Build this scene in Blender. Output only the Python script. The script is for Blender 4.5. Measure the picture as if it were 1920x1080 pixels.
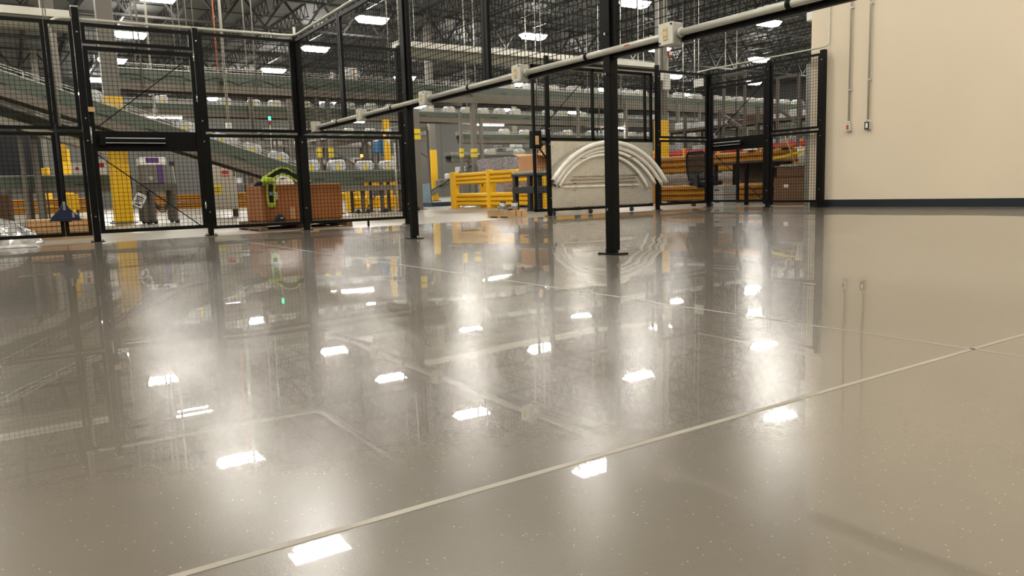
import bpy, bmesh, math, random
from mathutils import Vector, Matrix

random.seed(7)
for o in list(bpy.data.objects):
    bpy.data.objects.remove(o, do_unlink=True)
SC = bpy.context.scene
COL = SC.collection

# ------------------------------------------------------------------ camera, world, exposure
EYE = Vector((0.0, 0.0, 0.46))
PITCH, ROLL, YAW, FPIX = 0.1289, -0.0327, 0.5828, 1413.0
fw = Vector((math.sin(YAW) * math.cos(PITCH), math.cos(YAW) * math.cos(PITCH), -math.sin(PITCH)))
rt = Vector((math.cos(YAW), -math.sin(YAW), 0.0))
up = rt.cross(fw)
r2 = math.cos(ROLL) * rt + math.sin(ROLL) * up
u2 = -math.sin(ROLL) * rt + math.cos(ROLL) * up
cam_data = bpy.data.cameras.new('camera')
cam_data.sensor_width = 36.0
cam_data.lens = FPIX / 1920.0 * 36.0
cam_data.clip_start = 0.05
cam_data.clip_end = 400.0
cam = bpy.data.objects.new('camera', cam_data)
cam.matrix_world = Matrix(((r2.x, u2.x, -fw.x, EYE.x), (r2.y, u2.y, -fw.y, EYE.y), (r2.z, u2.z, -fw.z, EYE.z), (0, 0, 0, 1)))
COL.objects.link(cam)
SC.camera = cam

world = bpy.data.worlds.new('world')
SC.world = world
world.use_nodes = True
world.node_tree.nodes['Background'].inputs['Color'].default_value = (0.02, 0.02, 0.022, 1)
world.node_tree.nodes['Background'].inputs['Strength'].default_value = 0.3

SC.view_settings.view_transform = 'Standard'
SC.view_settings.look = 'None'
SC.view_settings.gamma = 1.0
SC.view_settings.use_curve_mapping = False
SC.view_settings.exposure = 0.2
LAMP_STRENGTH = 92.0
LAMP_COLOR = (1.0, 0.95, 0.86)

# ------------------------------------------------------------------ materials
def mat(name, color, rough=0.5, metal=0.0, var=0.0, vscale=6.0, bump=0.0, bscale=40.0, emit=None, estr=0.0, coat=0.0, color2=None, spec=0.5):
    m = bpy.data.materials.new(name)
    m.use_nodes = True
    nt = m.node_tree
    p = nt.nodes['Principled BSDF']
    p.inputs['Base Color'].default_value = (*color, 1)
    p.inputs['Roughness'].default_value = rough
    p.inputs['Metallic'].default_value = metal
    p.inputs['Coat Weight'].default_value = coat
    p.inputs['Specular IOR Level'].default_value = spec
    tc = nt.nodes.new('ShaderNodeTexCoord')
    if var > 0 or color2:
        n = nt.nodes.new('ShaderNodeTexNoise')
        n.inputs['Scale'].default_value = vscale
        n.inputs['Detail'].default_value = 5
        nt.links.new(tc.outputs['Object'], n.inputs['Vector'])
        r = nt.nodes.new('ShaderNodeValToRGB')
        c2 = color2 or tuple(min(1, c * (1 + var)) for c in color)
        c1 = color if color2 else tuple(c * (1 - var) for c in color)
        r.color_ramp.elements[0].position = 0.3
        r.color_ramp.elements[1].position = 0.7
        r.color_ramp.elements[0].color = (*c1, 1)
        r.color_ramp.elements[1].color = (*c2, 1)
        nt.links.new(n.outputs['Fac'], r.inputs['Fac'])
        nt.links.new(r.outputs['Color'], p.inputs['Base Color'])
    if bump > 0:
        n2 = nt.nodes.new('ShaderNodeTexNoise')
        n2.inputs['Scale'].default_value = bscale
        nt.links.new(tc.outputs['Object'], n2.inputs['Vector'])
        b = nt.nodes.new('ShaderNodeBump')
        b.inputs['Strength'].default_value = bump
        b.inputs['Distance'].default_value = 0.01
        nt.links.new(n2.outputs['Fac'], b.inputs['Height'])
        nt.links.new(b.outputs['Normal'], p.inputs['Normal'])
    if emit:
        p.inputs['Emission Color'].default_value = (*emit, 1)
        p.inputs['Emission Strength'].default_value = estr
    return m

M = {}
M['black'] = mat('black_powder_coat', (0.005, 0.005, 0.0045), 0.42, 0, 0.15, spec=0.13)
M['wire'] = mat('black_wire', (0.006, 0.006, 0.0055), 0.5, 0, 0.1, spec=0.12)
M['bolt'] = mat('zinc_bolt', (0.75, 0.75, 0.72), 0.25, 1.0, 0.05)
M['galv'] = mat('galvanised_steel', (0.42, 0.41, 0.37), 0.38, 0.85, 0.12, 9)
M['conduit'] = mat('painted_conduit', (0.55, 0.54, 0.46), 0.35, 0.25, 0.06, 20)
M['boxmetal'] = mat('outlet_box_steel', (0.52, 0.51, 0.45), 0.4, 0.3, 0.1, 30)
M['plate'] = mat('outlet_cover', (0.66, 0.64, 0.56), 0.4, 0.1, 0.06, 30)
M['ivory'] = mat('ivory_outlet', (0.72, 0.56, 0.25), 0.35, 0, 0.04)
M['stripe'] = mat('painted_highlight', (0.9, 0.9, 0.88), 0.3, 0, 0.03)  # near-white for the lamp highlight painted along the push bars
M['tread'] = mat('plate_tread_metal', (0.86, 0.82, 0.74), 0.5, 0.15, 0.03)
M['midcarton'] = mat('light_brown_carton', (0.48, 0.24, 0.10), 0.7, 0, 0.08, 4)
M['guard'] = mat('dark_blue_grey', (0.016, 0.019, 0.024), 0.5, 0, 0.1)  # for the dark sheet added at far left
M['shadecarton'] = mat('shaded_brown_carton', (0.17, 0.085, 0.04), 0.7, 0, 0.1, 4)  # brown darkened for the shade the cartons by the wall stand in
M['boxgrey'] = mat('grey_white_board', (0.36, 0.35, 0.32), 0.6, 0, 0.05)
M['dark'] = mat('dark_slot', (0.02, 0.018, 0.016), 0.6, 0, 0.1)
M['red'] = mat('red_print', (0.5, 0.03, 0.025), 0.5, 0, 0.08)
M['yellow'] = mat('safety_yellow', (0.86, 0.50, 0.012), 0.4, 0, 0.05, 3)
M['amber'] = mat('amber_rail', (0.36, 0.15, 0.006), 0.5, 0, 0.1, 4)  # deeper orange-yellow than the safety yellow rails
M['labelyel'] = mat('yellow_label', (0.80, 0.60, 0.02), 0.5, 0, 0.06, 20)
M['column'] = mat('grey_column_paint', (0.17, 0.155, 0.125), 0.5, 0, 0.06, 2)
M['panelgreen'] = mat('conveyor_green_grey', (0.085, 0.105, 0.075), 0.42, 0.1, 0.08, 3)
M['beamtan'] = mat('conveyor_frame_tan', (0.16, 0.138, 0.105), 0.45, 0.1, 0.1, 3)
M['belt'] = mat('conveyor_belt', (0.05, 0.05, 0.05), 0.6, 0, 0.1)
M['leg'] = mat('conveyor_leg_brown', (0.085, 0.068, 0.052), 0.5, 0.1, 0.12, 8)
M['white'] = mat('white_paint', (0.78, 0.77, 0.72), 0.45, 0, 0.04)
M['offwhite'] = mat('bridge_cream', (0.70, 0.68, 0.58), 0.45, 0, 0.05, 2)
M['olive'] = mat('bridge_olive', (0.15, 0.14, 0.095), 0.5, 0, 0.08, 2)
M['pvc'] = mat('white_pvc', (0.88, 0.84, 0.75), 0.35, 0, 0.06, 14)
M['rust'] = mat('brown_rod', (0.22, 0.14, 0.07), 0.5, 0.3, 0.15)
M['wrap'] = mat('stretch_wrapped_parcels', (0.30, 0.31, 0.32), 0.18, 0, 0, 26, 0.9, 45, color2=(0.82, 0.83, 0.83))
M['wrapdark'] = mat('stretch_wrapped_goods', (0.16, 0.14, 0.16), 0.2, 0, 0, 18, 0.9, 30, color2=(0.48, 0.44, 0.46))
M['clearwrap'] = mat('loose_plastic_wrap', (0.22, 0.21, 0.19), 0.15, 0, 0, 9, 1.0, 14, color2=(0.6, 0.58, 0.54))
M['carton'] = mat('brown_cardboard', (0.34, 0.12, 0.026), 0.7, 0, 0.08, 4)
M['cartontan'] = mat('tan_cardboard', (0.55, 0.33, 0.15), 0.7, 0, 0.08, 4)
M['cartondark'] = mat('dark_cardboard', (0.09, 0.042, 0.018), 0.7, 0, 0.08, 4)
M['wood'] = mat('pallet_wood', (0.52, 0.33, 0.16), 0.75, 0, 0.2, 7)
M['woodold'] = mat('old_pallet_wood', (0.20, 0.12, 0.07), 0.75, 0, 0.25, 7)
M['paper'] = mat('paper', (0.80, 0.78, 0.72), 0.6, 0, 0.04)
M['print'] = mat('grey_print', (0.09, 0.09, 0.09), 0.6, 0, 0.2, 40)
M['lime'] = mat('lime_webbing', (0.50, 0.66, 0.04), 0.55, 0, 0.08, 30)
M['blackcloth'] = mat('black_cloth', (0.005, 0.005, 0.007), 0.75, 0, 0.2)
M['navy'] = mat('navy_plastic', (0.012, 0.018, 0.05), 0.35, 0, 0.15)
M['grey'] = mat('grey_machine', (0.15, 0.135, 0.115), 0.45, 0, 0.06)
M['purple'] = mat('purple_panel', (0.09, 0.03, 0.15), 0.45, 0, 0.06)
M['beigecab'] = mat('beige_cabinet', (0.50, 0.45, 0.36), 0.4, 0, 0.05, 2)
M['cart'] = mat('charcoal_plastic', (0.018, 0.018, 0.02), 0.45, 0, 0.1)
M['blue'] = mat('blue_plastic', (0.02, 0.14, 0.32), 0.4, 0, 0.08)
M['bluepale'] = mat('pale_blue_wrap', (0.30, 0.42, 0.50), 0.3, 0, 0.12, 12)
M['navypallet'] = mat('navy_pallet', (0.02, 0.045, 0.09), 0.5, 0, 0.1)
M['rackred'] = mat('rack_red', (0.70, 0.05, 0.03), 0.45, 0, 0.06)
M['copper'] = mat('copper_pipe', (0.62, 0.20, 0.10), 0.4, 0.3, 0.1)
M['joist'] = mat('joist_primer', (0.012, 0.011, 0.010), 0.6, 0, 0.2, 2)
M['mesh'] = mat('chair_mesh', (0.008, 0.007, 0.006), 0.7, 0, 0.1, 60)
mm = M['mesh'].node_tree
tr_ = mm.nodes.new('ShaderNodeBsdfTransparent')
mx_ = mm.nodes.new('ShaderNodeMixShader')
mx_.inputs[0].default_value = 0.62
mm.links.new(tr_.outputs[0], mx_.inputs[1])
mm.links.new(mm.nodes['Principled BSDF'].outputs[0], mx_.inputs[2])
mm.links.new(mx_.outputs[0], mm.nodes['Material Output'].inputs['Surface'])
M['farwall'] = mat('far_wall_grey', (0.10, 0.098, 0.088), 0.7, 0, 0.05, 0.3)
M['darkwall'] = mat('dark_wall', (0.04, 0.037, 0.033), 0.7, 0, 0.06, 0.4)
M['deck'] = mat('roof_deck', (0.115, 0.122, 0.112), 0.6, 0, 0.06, 0.6)
M['greenlamp'] = mat('green_beacon', (0.02, 0.4, 0.2), 0.4, 0, 0, emit=(0.05, 1.0, 0.5), estr=4.0)
M['orangelamp'] = mat('orange_beacon', (0.6, 0.2, 0.02), 0.4, 0, 0, emit=(1.0, 0.35, 0.05), estr=4.0)
M['lamp'] = mat('lamp_diffuser', (0.9, 0.9, 0.88), 0.4, 0, 0, emit=LAMP_COLOR, estr=LAMP_STRENGTH)
M['basebd'] = mat('navy_baseboard', (0.012, 0.016, 0.022), 0.4, 0, 0.08)
M['wallbeige'] = mat('beige_wall_paint', (0.72, 0.615, 0.455), 0.6, 0, 0.02, 0.7, 0.05, 150)
M['filler'] = mat('joint_filler', (0.27, 0.24, 0.19), 0.5, 0, 0.15, 4)

def diamond_plate_mat():
    m = mat('diamond_plate', (0.55, 0.53, 0.48), 0.17, 0.95, 0.05, 2)
    return m
M['diamond'] = diamond_plate_mat()

def floor_mat(name, base, dark, rough, coat, wave, coat_rough=0.02):
    m = bpy.data.materials.new(name)
    m.use_nodes = True
    nt = m.node_tree
    L = nt.links
    p = nt.nodes['Principled BSDF']
    tc = nt.nodes.new('ShaderNodeTexCoord')
    def noise(scale, detail=4):
        n = nt.nodes.new('ShaderNodeTexNoise')
        n.inputs['Scale'].default_value = scale
        n.inputs['Detail'].default_value = detail
        L.new(tc.outputs['Object'], n.inputs['Vector'])
        return n
    def ramp(src, p0, c0, p1, c1):
        r = nt.nodes.new('ShaderNodeValToRGB')
        r.color_ramp.elements[0].position = p0
        r.color_ramp.elements[1].position = p1
        r.color_ramp.elements[0].color = (*c0, 1)
        r.color_ramp.elements[1].color = (*c1, 1)
        L.new(src, r.inputs['Fac'])
        return r
    big = noise(0.8, 6)
    r1 = ramp(big.outputs['Fac'], 0.35, dark, 0.68, base)
    # exposed aggregate: small pale and dark specks
    grain = noise(160.0, 2)
    sp = ramp(grain.outputs['Fac'], 0.3, (0.975, 0.975, 0.975), 0.7, (1.02, 1.02, 1.02))
    mul = nt.nodes.new('ShaderNodeMix')
    mul.data_type = 'RGBA'
    mul.blend_type = 'MULTIPLY'
    mul.inputs['Factor'].default_value = 1.0
    L.new(r1.outputs['Color'], mul.inputs[6])
    L.new(sp.outputs['Color'], mul.inputs[7])
    v2 = nt.nodes.new('ShaderNodeTexVoronoi')
    v2.inputs['Scale'].default_value = 110.0
    L.new(tc.outputs['Object'], v2.inputs['Vector'])
    s2 = nt.nodes.new('ShaderNodeSeparateColor')
    L.new(v2.outputs['Color'], s2.inputs['Color'])
    gate = ramp(s2.outputs['Green'], 0.80, (0, 0, 0), 0.81, (1, 1, 1))
    dist = ramp(v2.outputs['Distance'], 0.09, (1, 1, 1), 0.17, (0, 0, 0))
    gm = nt.nodes.new('ShaderNodeMath')
    gm.operation = 'MULTIPLY'
    L.new(gate.outputs['Color'], gm.inputs[0])
    L.new(dist.outputs['Color'], gm.inputs[1])
    mx = nt.nodes.new('ShaderNodeMix')
    mx.data_type = 'RGBA'
    L.new(gm.outputs['Value'], mx.inputs['Factor'])
    L.new(mul.outputs[2], mx.inputs[6])
    mx.inputs[7].default_value = (min(1, base[0] * 1.9), min(1, base[1] * 1.9), min(1, base[2] * 1.8), 1)
    L.new(mx.outputs[2], p.inputs['Base Color'])
    p.inputs['Roughness'].default_value = rough
    p.inputs['Specular IOR Level'].default_value = 0.42
    p.inputs['Coat Weight'].default_value = coat
    p.inputs['Coat Roughness'].default_value = coat_rough
    p.inputs['Coat IOR'].default_value = 1.5
    wv = noise(0.9, 1.5)
    b = nt.nodes.new('ShaderNodeBump')
    b.inputs['Strength'].default_value = 1.0
    b.inputs['Distance'].default_value = wave
    L.new(wv.outputs['Fac'], b.inputs['Height'])
    fine = noise(240.0, 3)
    b2 = nt.nodes.new('ShaderNodeBump')
    b2.inputs['Strength'].default_value = 0.16
    b2.inputs['Distance'].default_value = 0.0012
    L.new(fine.outputs['Fac'], b2.inputs['Height'])
    L.new(b.outputs['Normal'], b2.inputs['Normal'])
    L.new(b2.outputs['Normal'], p.inputs['Normal'])
    L.new(b.outputs['Normal'], p.inputs['Coat Normal'])
    return m

M['floor'] = floor_mat('polished_concrete', (0.175, 0.152, 0.120), (0.125, 0.108, 0.085), 0.235, 0.55, 0.0045, 0.015)
M['floorout'] = floor_mat('plain_concrete', (0.30, 0.272, 0.215), (0.24, 0.215, 0.168), 0.33, 0.0, 0.001)

# ------------------------------------------------------------------ mesh builder
class MB:
    def __init__(self):
        self.v, self.f = [], []
    def add(self, vs, fs):
        n = len(self.v)
        self.v += [tuple(q) for q in vs]
        self.f += [tuple(i + n for i in q) for q in fs]
        return self
    def box(self, x0, x1, y0, y1, z0, z1):
        return self.hexa([(x0, y0, z0), (x1, y0, z0), (x1, y1, z0), (x0, y1, z0), (x0, y0, z1), (x1, y0, z1), (x1, y1, z1), (x0, y1, z1)])
    def hexa(self, p):
        return self.add(p, [(3, 2, 1, 0), (4, 5, 6, 7), (0, 1, 5, 4), (1, 2, 6, 5), (2, 3, 7, 6), (3, 0, 4, 7)])
    def bar(self, a, b, w, h=None, caps=True):
        a, b = Vector(a), Vector(b)
        h = h or w
        d = (b - a).normalized()
        ref = Vector((0, 0, 1)) if abs(d.z) < 0.95 else Vector((1, 0, 0))
        s = d.cross(ref).normalized() * w / 2
        t = s.cross(d).normalized() * h / 2
        vs = [a - s - t, a + s - t, a + s + t, a - s + t, b - s - t, b + s - t, b + s + t, b - s + t]
        fs = [(0, 1, 5, 4), (1, 2, 6, 5), (2, 3, 7, 6), (3, 0, 4, 7)]
        if caps:
            fs += [(3, 2, 1, 0), (4, 5, 6, 7)]
        return self.add(vs, fs)
    def tube(self, pts, r, n=8, caps=True):
        pts = [Vector(p) for p in pts]
        rings = []
        prev = None
        for i, p in enumerate(pts):
            d = (pts[min(i + 1, len(pts) - 1)] - pts[max(i - 1, 0)]).normalized()
            if prev is None:
                ref = Vector((0, 0, 1)) if abs(d.z) < 0.9 else Vector((1, 0, 0))
                s = d.cross(ref).normalized()
            else:
                s = (prev - d * prev.dot(d)).normalized()
            prev = s
            t = d.cross(s)
            rr = r[i] if isinstance(r, (list, tuple)) else r
            rings.append([p + (s * math.cos(2 * math.pi * k / n) + t * math.sin(2 * math.pi * k / n)) * rr for k in range(n)])
        vs = [q for ring in rings for q in ring]
        fs = []
        for i in range(len(pts) - 1):
            for k in range(n):
                fs.append((i * n + k, i * n + (k + 1) % n, (i + 1) * n + (k + 1) % n, (i + 1) * n + k))
        if caps:
            fs.append(tuple(reversed(range(n))))
            fs.append(tuple(range((len(pts) - 1) * n, len(pts) * n)))
        return self.add(vs, fs)
    def prism_y(self, prof, y0, y1):
        n = len(prof)
        vs = [(x, y0, z) for x, z in prof] + [(x, y1, z) for x, z in prof]
        fs = [(i, (i + 1) % n, n + (i + 1) % n, n + i) for i in range(n)] + [tuple(range(n - 1, -1, -1)), tuple(range(n, 2 * n))]
        return self.add(vs, fs)
    def prism_x(self, prof, x0, x1):
        n = len(prof)
        vs = [(x0, y, z) for y, z in prof] + [(x1, y, z) for y, z in prof]
        fs = [(i, (i + 1) % n, n + (i + 1) % n, n + i) for i in range(n)] + [tuple(range(n - 1, -1, -1)), tuple(range(n, 2 * n))]
        return self.add(vs, fs)
    def ribbon(self, pts, w, y0, y1):
        """flat strap following (x, z) points, w wide in the xz plane, from y0 to y1"""
        P = [Vector((p[0], p[1])) for p in pts]
        L, R = [], []
        for i, p in enumerate(P):
            d = (P[min(i + 1, len(P) - 1)] - P[max(i - 1, 0)]).normalized()
            nrm = Vector((-d.y, d.x)) * w / 2
            L.append(p + nrm)
            R.append(p - nrm)
        for i in range(len(P) - 1):
            q = [R[i], R[i + 1], L[i + 1], L[i]]
            self.hexa([(q[0].x, y0, q[0].y), (q[1].x, y0, q[1].y), (q[1].x, y1, q[1].y), (q[0].x, y1, q[0].y), (q[3].x, y0, q[3].y), (q[2].x, y0, q[2].y), (q[2].x, y1, q[2].y), (q[3].x, y1, q[3].y)])
        return self
    def mesh(self, name, m, origin=(0, 0, 0), smooth=False):
        me = bpy.data.meshes.new(name)
        ox, oy, oz = origin
        me.from_pydata([(a - ox, b - oy, c - oz) for a, b, c in self.v], [], self.f)
        bm = bmesh.new()
        bm.from_mesh(me)
        bmesh.ops.recalc_face_normals(bm, faces=bm.faces)
        bm.to_mesh(me)
        bm.free()
        me.materials.append(m)
        if smooth:
            for q in me.polygons:
                q.use_smooth = True
        me.update()
        return me

ORG = {}
def build(mb, name, m, parent=None, smooth=False, kind=None, label=None, bevel=0.0):
    """link the shape as ONE mesh object; vertices are given in world coordinates"""
    if isinstance(m, str):
        m = M[m]
    if parent is None:
        xs, ys, zs = zip(*mb.v)
        org = ((min(xs) + max(xs)) / 2, (min(ys) + max(ys)) / 2, min(zs))
    else:
        org = ORG[parent.name]
    o = bpy.data.objects.new(name, mb.mesh(name, m, org, smooth))
    COL.objects.link(o)
    if parent is None:
        o.location = org
    else:
        o.parent = parent
    ORG[o.name] = org
    if kind:
        o['kind'] = kind
    if label:
        o['label'] = label
    if bevel:
        bv = o.modifiers.new('edge', 'BEVEL')
        bv.width = bevel
        bv.segments = 2
        bv.limit_method = 'ANGLE'
    return o

def tag(o, label, cat, group=None, kind=None):
    o['label'] = label
    o['category'] = cat
    if group:
        o['group'] = group
    if kind:
        o['kind'] = kind
    return o

def thing(name, label, cat, loc, group=None, kind=None):
    o = bpy.data.objects.new(name, None)
    o.empty_display_size = 0.1
    COL.objects.link(o)
    o.location = loc
    ORG[o.name] = tuple(loc)
    return tag(o, label, cat, group, kind)

def share(src, name, parent, loc=(0, 0, 0)):
    """another object on the same mesh data, placed relative to its parent"""
    o = bpy.data.objects.new(name, src.data)
    COL.objects.link(o)
    o.parent = parent
    o.location = loc
    return o

KIDS = {}
def copy_thing(root, loc, label, group=None):
    if root.name not in KIDS:
        KIDS[root.name] = list(root.children)
    r = root.copy()
    COL.objects.link(r)
    r.location = loc
    r['label'] = label
    if group:
        r['group'] = group
    for ch in KIDS[root.name]:
        c = ch.copy()
        COL.objects.link(c)
        c.parent = r
        for g in ch.children:
            d = g.copy()
            COL.objects.link(d)
            d.parent = c
    return r

ORD = ['first', 'second', 'third', 'fourth', 'fifth', 'sixth', 'seventh', 'eighth', 'ninth', 'tenth', 'eleventh', 'twelfth', 'thirteenth', 'fourteenth', 'fifteenth', 'sixteenth', 'seventeenth', 'eighteenth', 'nineteenth', 'twentieth', 'twenty-first', 'twenty-second']

# ------------------------------------------------------------------ setting: floors, walls, ceiling
XW, XE, YS, YN, ZD = -30.0, 62.0, -14.0, 74.2, 10.05
FX, FY = 11.62, 10.22       # edge of the polished area
b = MB().box(XW, FX, YS, FY, -0.12, 0.0)
floor = build(b, 'floor', 'floor')
tag(floor, 'glossy polished grey concrete floor with exposed aggregate and lamp reflections', 'floor', kind='structure')
b = MB().box(XW, XE, FY, YN, -0.12, 0.0).box(FX, XE, YS, FY, -0.12, 0.0)
flo = build(b, 'floor', 'floorout')
tag(flo, 'paler unpolished concrete floor beyond the black wire fences', 'floor', kind='structure')
b = MB().box(XW, FX, 0.963, 0.977, 0.0, 0.0006)
build(b, 'floor_joint', 'filler', floor, label='pale filled saw joint crossing the near floor to the wall')
b = MB().box(2.098, 2.110, YS, FY, 0.0, 0.0006)
build(b, 'floor_joint', 'filler', floor, label='pale filled saw joint running away from the near floor')
for jy in (5.6, -3.6):
    if jy < 0:
        build(MB().box(XW, FX, jy - .006, jy + .006, 0.0, 0.0006), 'floor_joint', 'filler', floor)

# beige partition wall on the right
WX = 11.72
b = MB().box(WX, WX + 0.2, -11.0, 8.22, 0.0, 9.3)
wr = build(b, 'wall_right', 'wallbeige')
tag(wr, 'smooth beige painted partition wall on the right', 'wall', kind='structure')
b = MB().box(WX - 0.012, WX, -11.0, 8.19, 0.0, 0.125)
bb = build(b, 'baseboard_right', 'basebd', bevel=0.003)
tag(bb, 'dark navy rubber baseboard along the beige wall', 'baseboard', kind='structure')
b = MB().box(WX - 0.004, WX + 0.21, 8.22, 8.31, 0.0, 2.46)
tr = build(b, 'trim_1', 'galv')
tag(tr, 'galvanised corner guard on the free end of the beige wall', 'trim', kind='structure')
b = MB().box(XW, XE, YN, YN + 0.3, 0, ZD)
for i in range(24):
    b.box(XW + 3.9 * i, XW + 3.9 * i + 0.05, YN - 0.03, YN, 0, ZD)
tag(build(b, 'wall_back', 'farwall'), 'grey panelled wall far away at the end of the hall', 'wall', kind='structure')
tag(build(MB().box(XE, XE + 0.3, YS, YN, 0, ZD), 'wall_east', 'darkwall'), 'dark grey wall far behind the conveyors on the right', 'wall', kind='structure')
tag(build(MB().box(XW - 0.3, XW, YS, YN, 0, ZD), 'wall_west', 'farwall'), 'grey hall wall beyond the left edge of the view', 'wall', kind='structure')
tag(build(MB().box(XW, XE, YS - 0.3, YS, 0, ZD), 'wall_front', 'farwall'), 'grey hall wall behind the viewer', 'wall', kind='structure')

ceil = build(MB().box(XW, XE, YS, YN, ZD, ZD + 0.15), 'ceiling', 'deck')
tag(ceil, 'grey metal roof deck high above, carried on dark open-web joists', 'ceiling', kind='structure')

# open-web joists along Y (children of the ceiling), one per bay
BAY, GY0, JS = 18.3, 19.2, 1.967
jb = MB()
jh = 0.66
L0, L1 = 0.12, BAY - 0.12
jb.box(-0.05, 0.05, L0, L1, -0.06, 0.0)
jb.box(-0.05, 0.05, L0 + 0.3, L1 - 0.3, -jh - 0.05, -jh)
np_ = 26
for i in range(np_):
    ya = L0 + 0.3 + (L1 - L0 - 0.6) * i / np_
    yb = L0 + 0.3 + (L1 - L0 - 0.6) * (i + 1) / np_
    ym = (ya + yb) / 2
    jb.bar((0, ya, -jh), (0, ym, -0.03), 0.032, caps=False)
    jb.bar((0, ym, -0.03), (0, yb, -jh), 0.032, caps=False)
jmesh = jb.mesh('ceiling_joist', M['joist'])
def child(name, me, loc, parent=ceil):
    o = bpy.data.objects.new(name, me)
    COL.objects.link(o)
    o.parent = parent
    po = ORG[parent.name]
    o.location = (loc[0] - po[0], loc[1] - po[1], loc[2] - po[2])
    return o
for k in range(-7, 25):
    for j in range(-1, 3):
        if j == -1 and k > 8:
            continue
        child('ceiling_joist', jmesh, (11.4 + JS * k, GY0 + BAY * j, ZD))
# joist girders along X, one per column bay
GX0, GS = 2.2, 17.7
gb = MB()
gh = 1.38
gb.box(0, GS, -0.09, 0.09, -0.10, 0.0)
gb.box(0.5, GS - 0.5, -0.09, 0.09, -gh - 0.10, -gh)
for i in range(9):
    xa, xb = GS * i / 9, GS * (i + 1) / 9
    xm = (xa + xb) / 2
    gb.bar((xa, 0, -0.05), (xm, 0, -gh), 0.09, 0.1, caps=False)
    gb.bar((xm, 0, -gh), (xb, 0, -0.05), 0.09, 0.1, caps=False)
gmesh = gb.mesh('ceiling_girder', M['joist'])
for i in range(-1, 3):
    for j in range(0, 4):
        child('ceiling_girder', gmesh, (GX0 + GS * i, GY0 + BAY * j, ZD - 0.06))
# bridging lines across the joists
br = MB()
br.bar((-8, 0, 0), (60, 0, 0), 0.045)
brm = br.mesh('ceiling_bridging', M['joist'])
for j in range(-1, 3):
    for q in (0.2, 0.4, 0.6, 0.8):
        child('ceiling_bridging', brm, (0, GY0 + BAY * (j + q), ZD - jh - 0.06))
        child('ceiling_bridging', brm, (0, GY0 + BAY * (j + q), ZD - 0.1))
# a sprinkler main under the joists
for yy in (29.5, 47.0):
    build(MB().tube([(-10, yy, ZD - 0.95), (58, yy, ZD - 0.95)], 0.06, 8), 'sprinkler_pipe', 'joist', ceil, True)

# ------------------------------------------------------------------ columns
def column(x, y, label, w=0.33, sleeve=True, top=None):
    t = thing('steel_column', label, 'column', (x, y, 0), None, 'structure')
    h = w / 2
    build(MB().box(x - h, x + h, y - h, y + h, 0, top or ZD - 0.02), 'shaft', 'column', t, bevel=0.02)
    build(MB().box(x - h - .1, x + h + .1, y - h - .1, y + h + .1, 0, 0.025), 'base_plate', 'column', t)
    if sleeve:
        s = h + 0.022
        b = MB()
        b.box(x - s, x + s, y - s, y + s, 0.03, 2.80)
        build(b, 'guard_sleeve', 'yellow', t, bevel=0.015)
    return t
column(2.16, 19.2, 'grey steel column with yellow guard sleeve behind the wire gate on the left')
column(19.75, 37.5, 'grey steel column with yellow guard sleeve in the open gap beside the guard rails')
colC = column(20.05, 20.2, 'grey steel column with yellow guard sleeve and conduits behind the diamond plate gate')
column(37.6, 37.5, 'grey steel column far right behind the package conveyors', sleeve=False)
column(37.6, 19.2, 'grey steel column hidden behind the beige wall', sleeve=False)
column(2.2, 37.5, 'grey sleeved column far left behind the inclined conveyors')
column(2.2, 55.8, 'grey sleeved column farthest left near the back wall')
column(19.9, 55.8, 'grey sleeved column far back in the middle of the hall')
column(37.6, 55.8, 'grey sleeved column far back on the right side of the hall')
# conduits and devices on the column by the sliding gate
for dx, rr in ((-0.06, 0.018), (0.02, 0.018), (0.09, 0.018)):
    build(MB().tube([(20.05 + dx, 20.0, 3.0), (20.05 + dx, 20.0, 9.6)], rr, 6), 'conduit', 'conduit', colC, True)
build(MB().box(19.93, 20.17, 19.86, 20.02, 3.85, 4.45), 'panel_box', 'conduit', colC)
fs = thing('fire_alarm_strobe', 'red fire alarm strobe on the column behind the sliding gate', 'alarm', (20.32, 20.1, 5.05))
build(MB().box(20.24, 20.4, 20.02, 20.18, 5.05, 5.25), 'body', 'red', fs, bevel=0.01)
build(MB().box(20.27, 20.37, 19.98, 20.02, 5.1, 5.2), 'lens', 'white', fs)

# ------------------------------------------------------------------ high-bay lights
def lamp_proto(x, y, z, label):
    t = thing('high_bay_light', label, 'light', (x, y, z))
    L, W = 0.78, 0.34
    b = MB()
    # tapered housing
    b.hexa([(x - L, y - W, z + .10), (x + L, y - W, z + .10), (x + L, y + W, z + .10), (x - L, y + W, z + .10),
            (x - L + .1, y - .2, z + .20), (x + L - .1, y - .2, z + .20), (x + L - .1, y + .2, z + .20), (x - L + .1, y + .2, z + .20)])
    build(b, 'housing', 'white', t)
    b = MB()
    b.hexa([(x - L + .16, y - W + .12, z - .12), (x + L - .16, y - W + .12, z - .12), (x + L - .16, y + W - .12, z - .12), (x - L + .16, y + W - .12, z - .12),
            (x - L + .01, y - W + .01, z + .10), (x + L - .01, y - W + .01, z + .10), (x + L - .01, y + W - .01, z + .10), (x - L + .01, y + W - .01, z + .10)])
    build(b, 'diffuser', 'lamp', t)
    for sx in (-0.55, 0.55):
        build(MB().bar((x + sx, y, z + .19), (x + sx, y, ZD), 0.012, caps=False), 'hanger_cable', 'galv', t)
    return t
LX0, LY0, LPX, LPY, LZ = 6.12, 35.8, 9.735, 8.312, 9.0
def in_view(p):
    d = Vector(p) - EYE
    zz = d.dot(fw)
    if zz < 1:
        return None
    sx, sy = 960 + FPIX * d.dot(r2) / zz, 540 - FPIX * d.dot(u2) / zz
    return (sx, sy) if -20 < sx < 1940 and sy > -15 else None
proto_l = None
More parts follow.
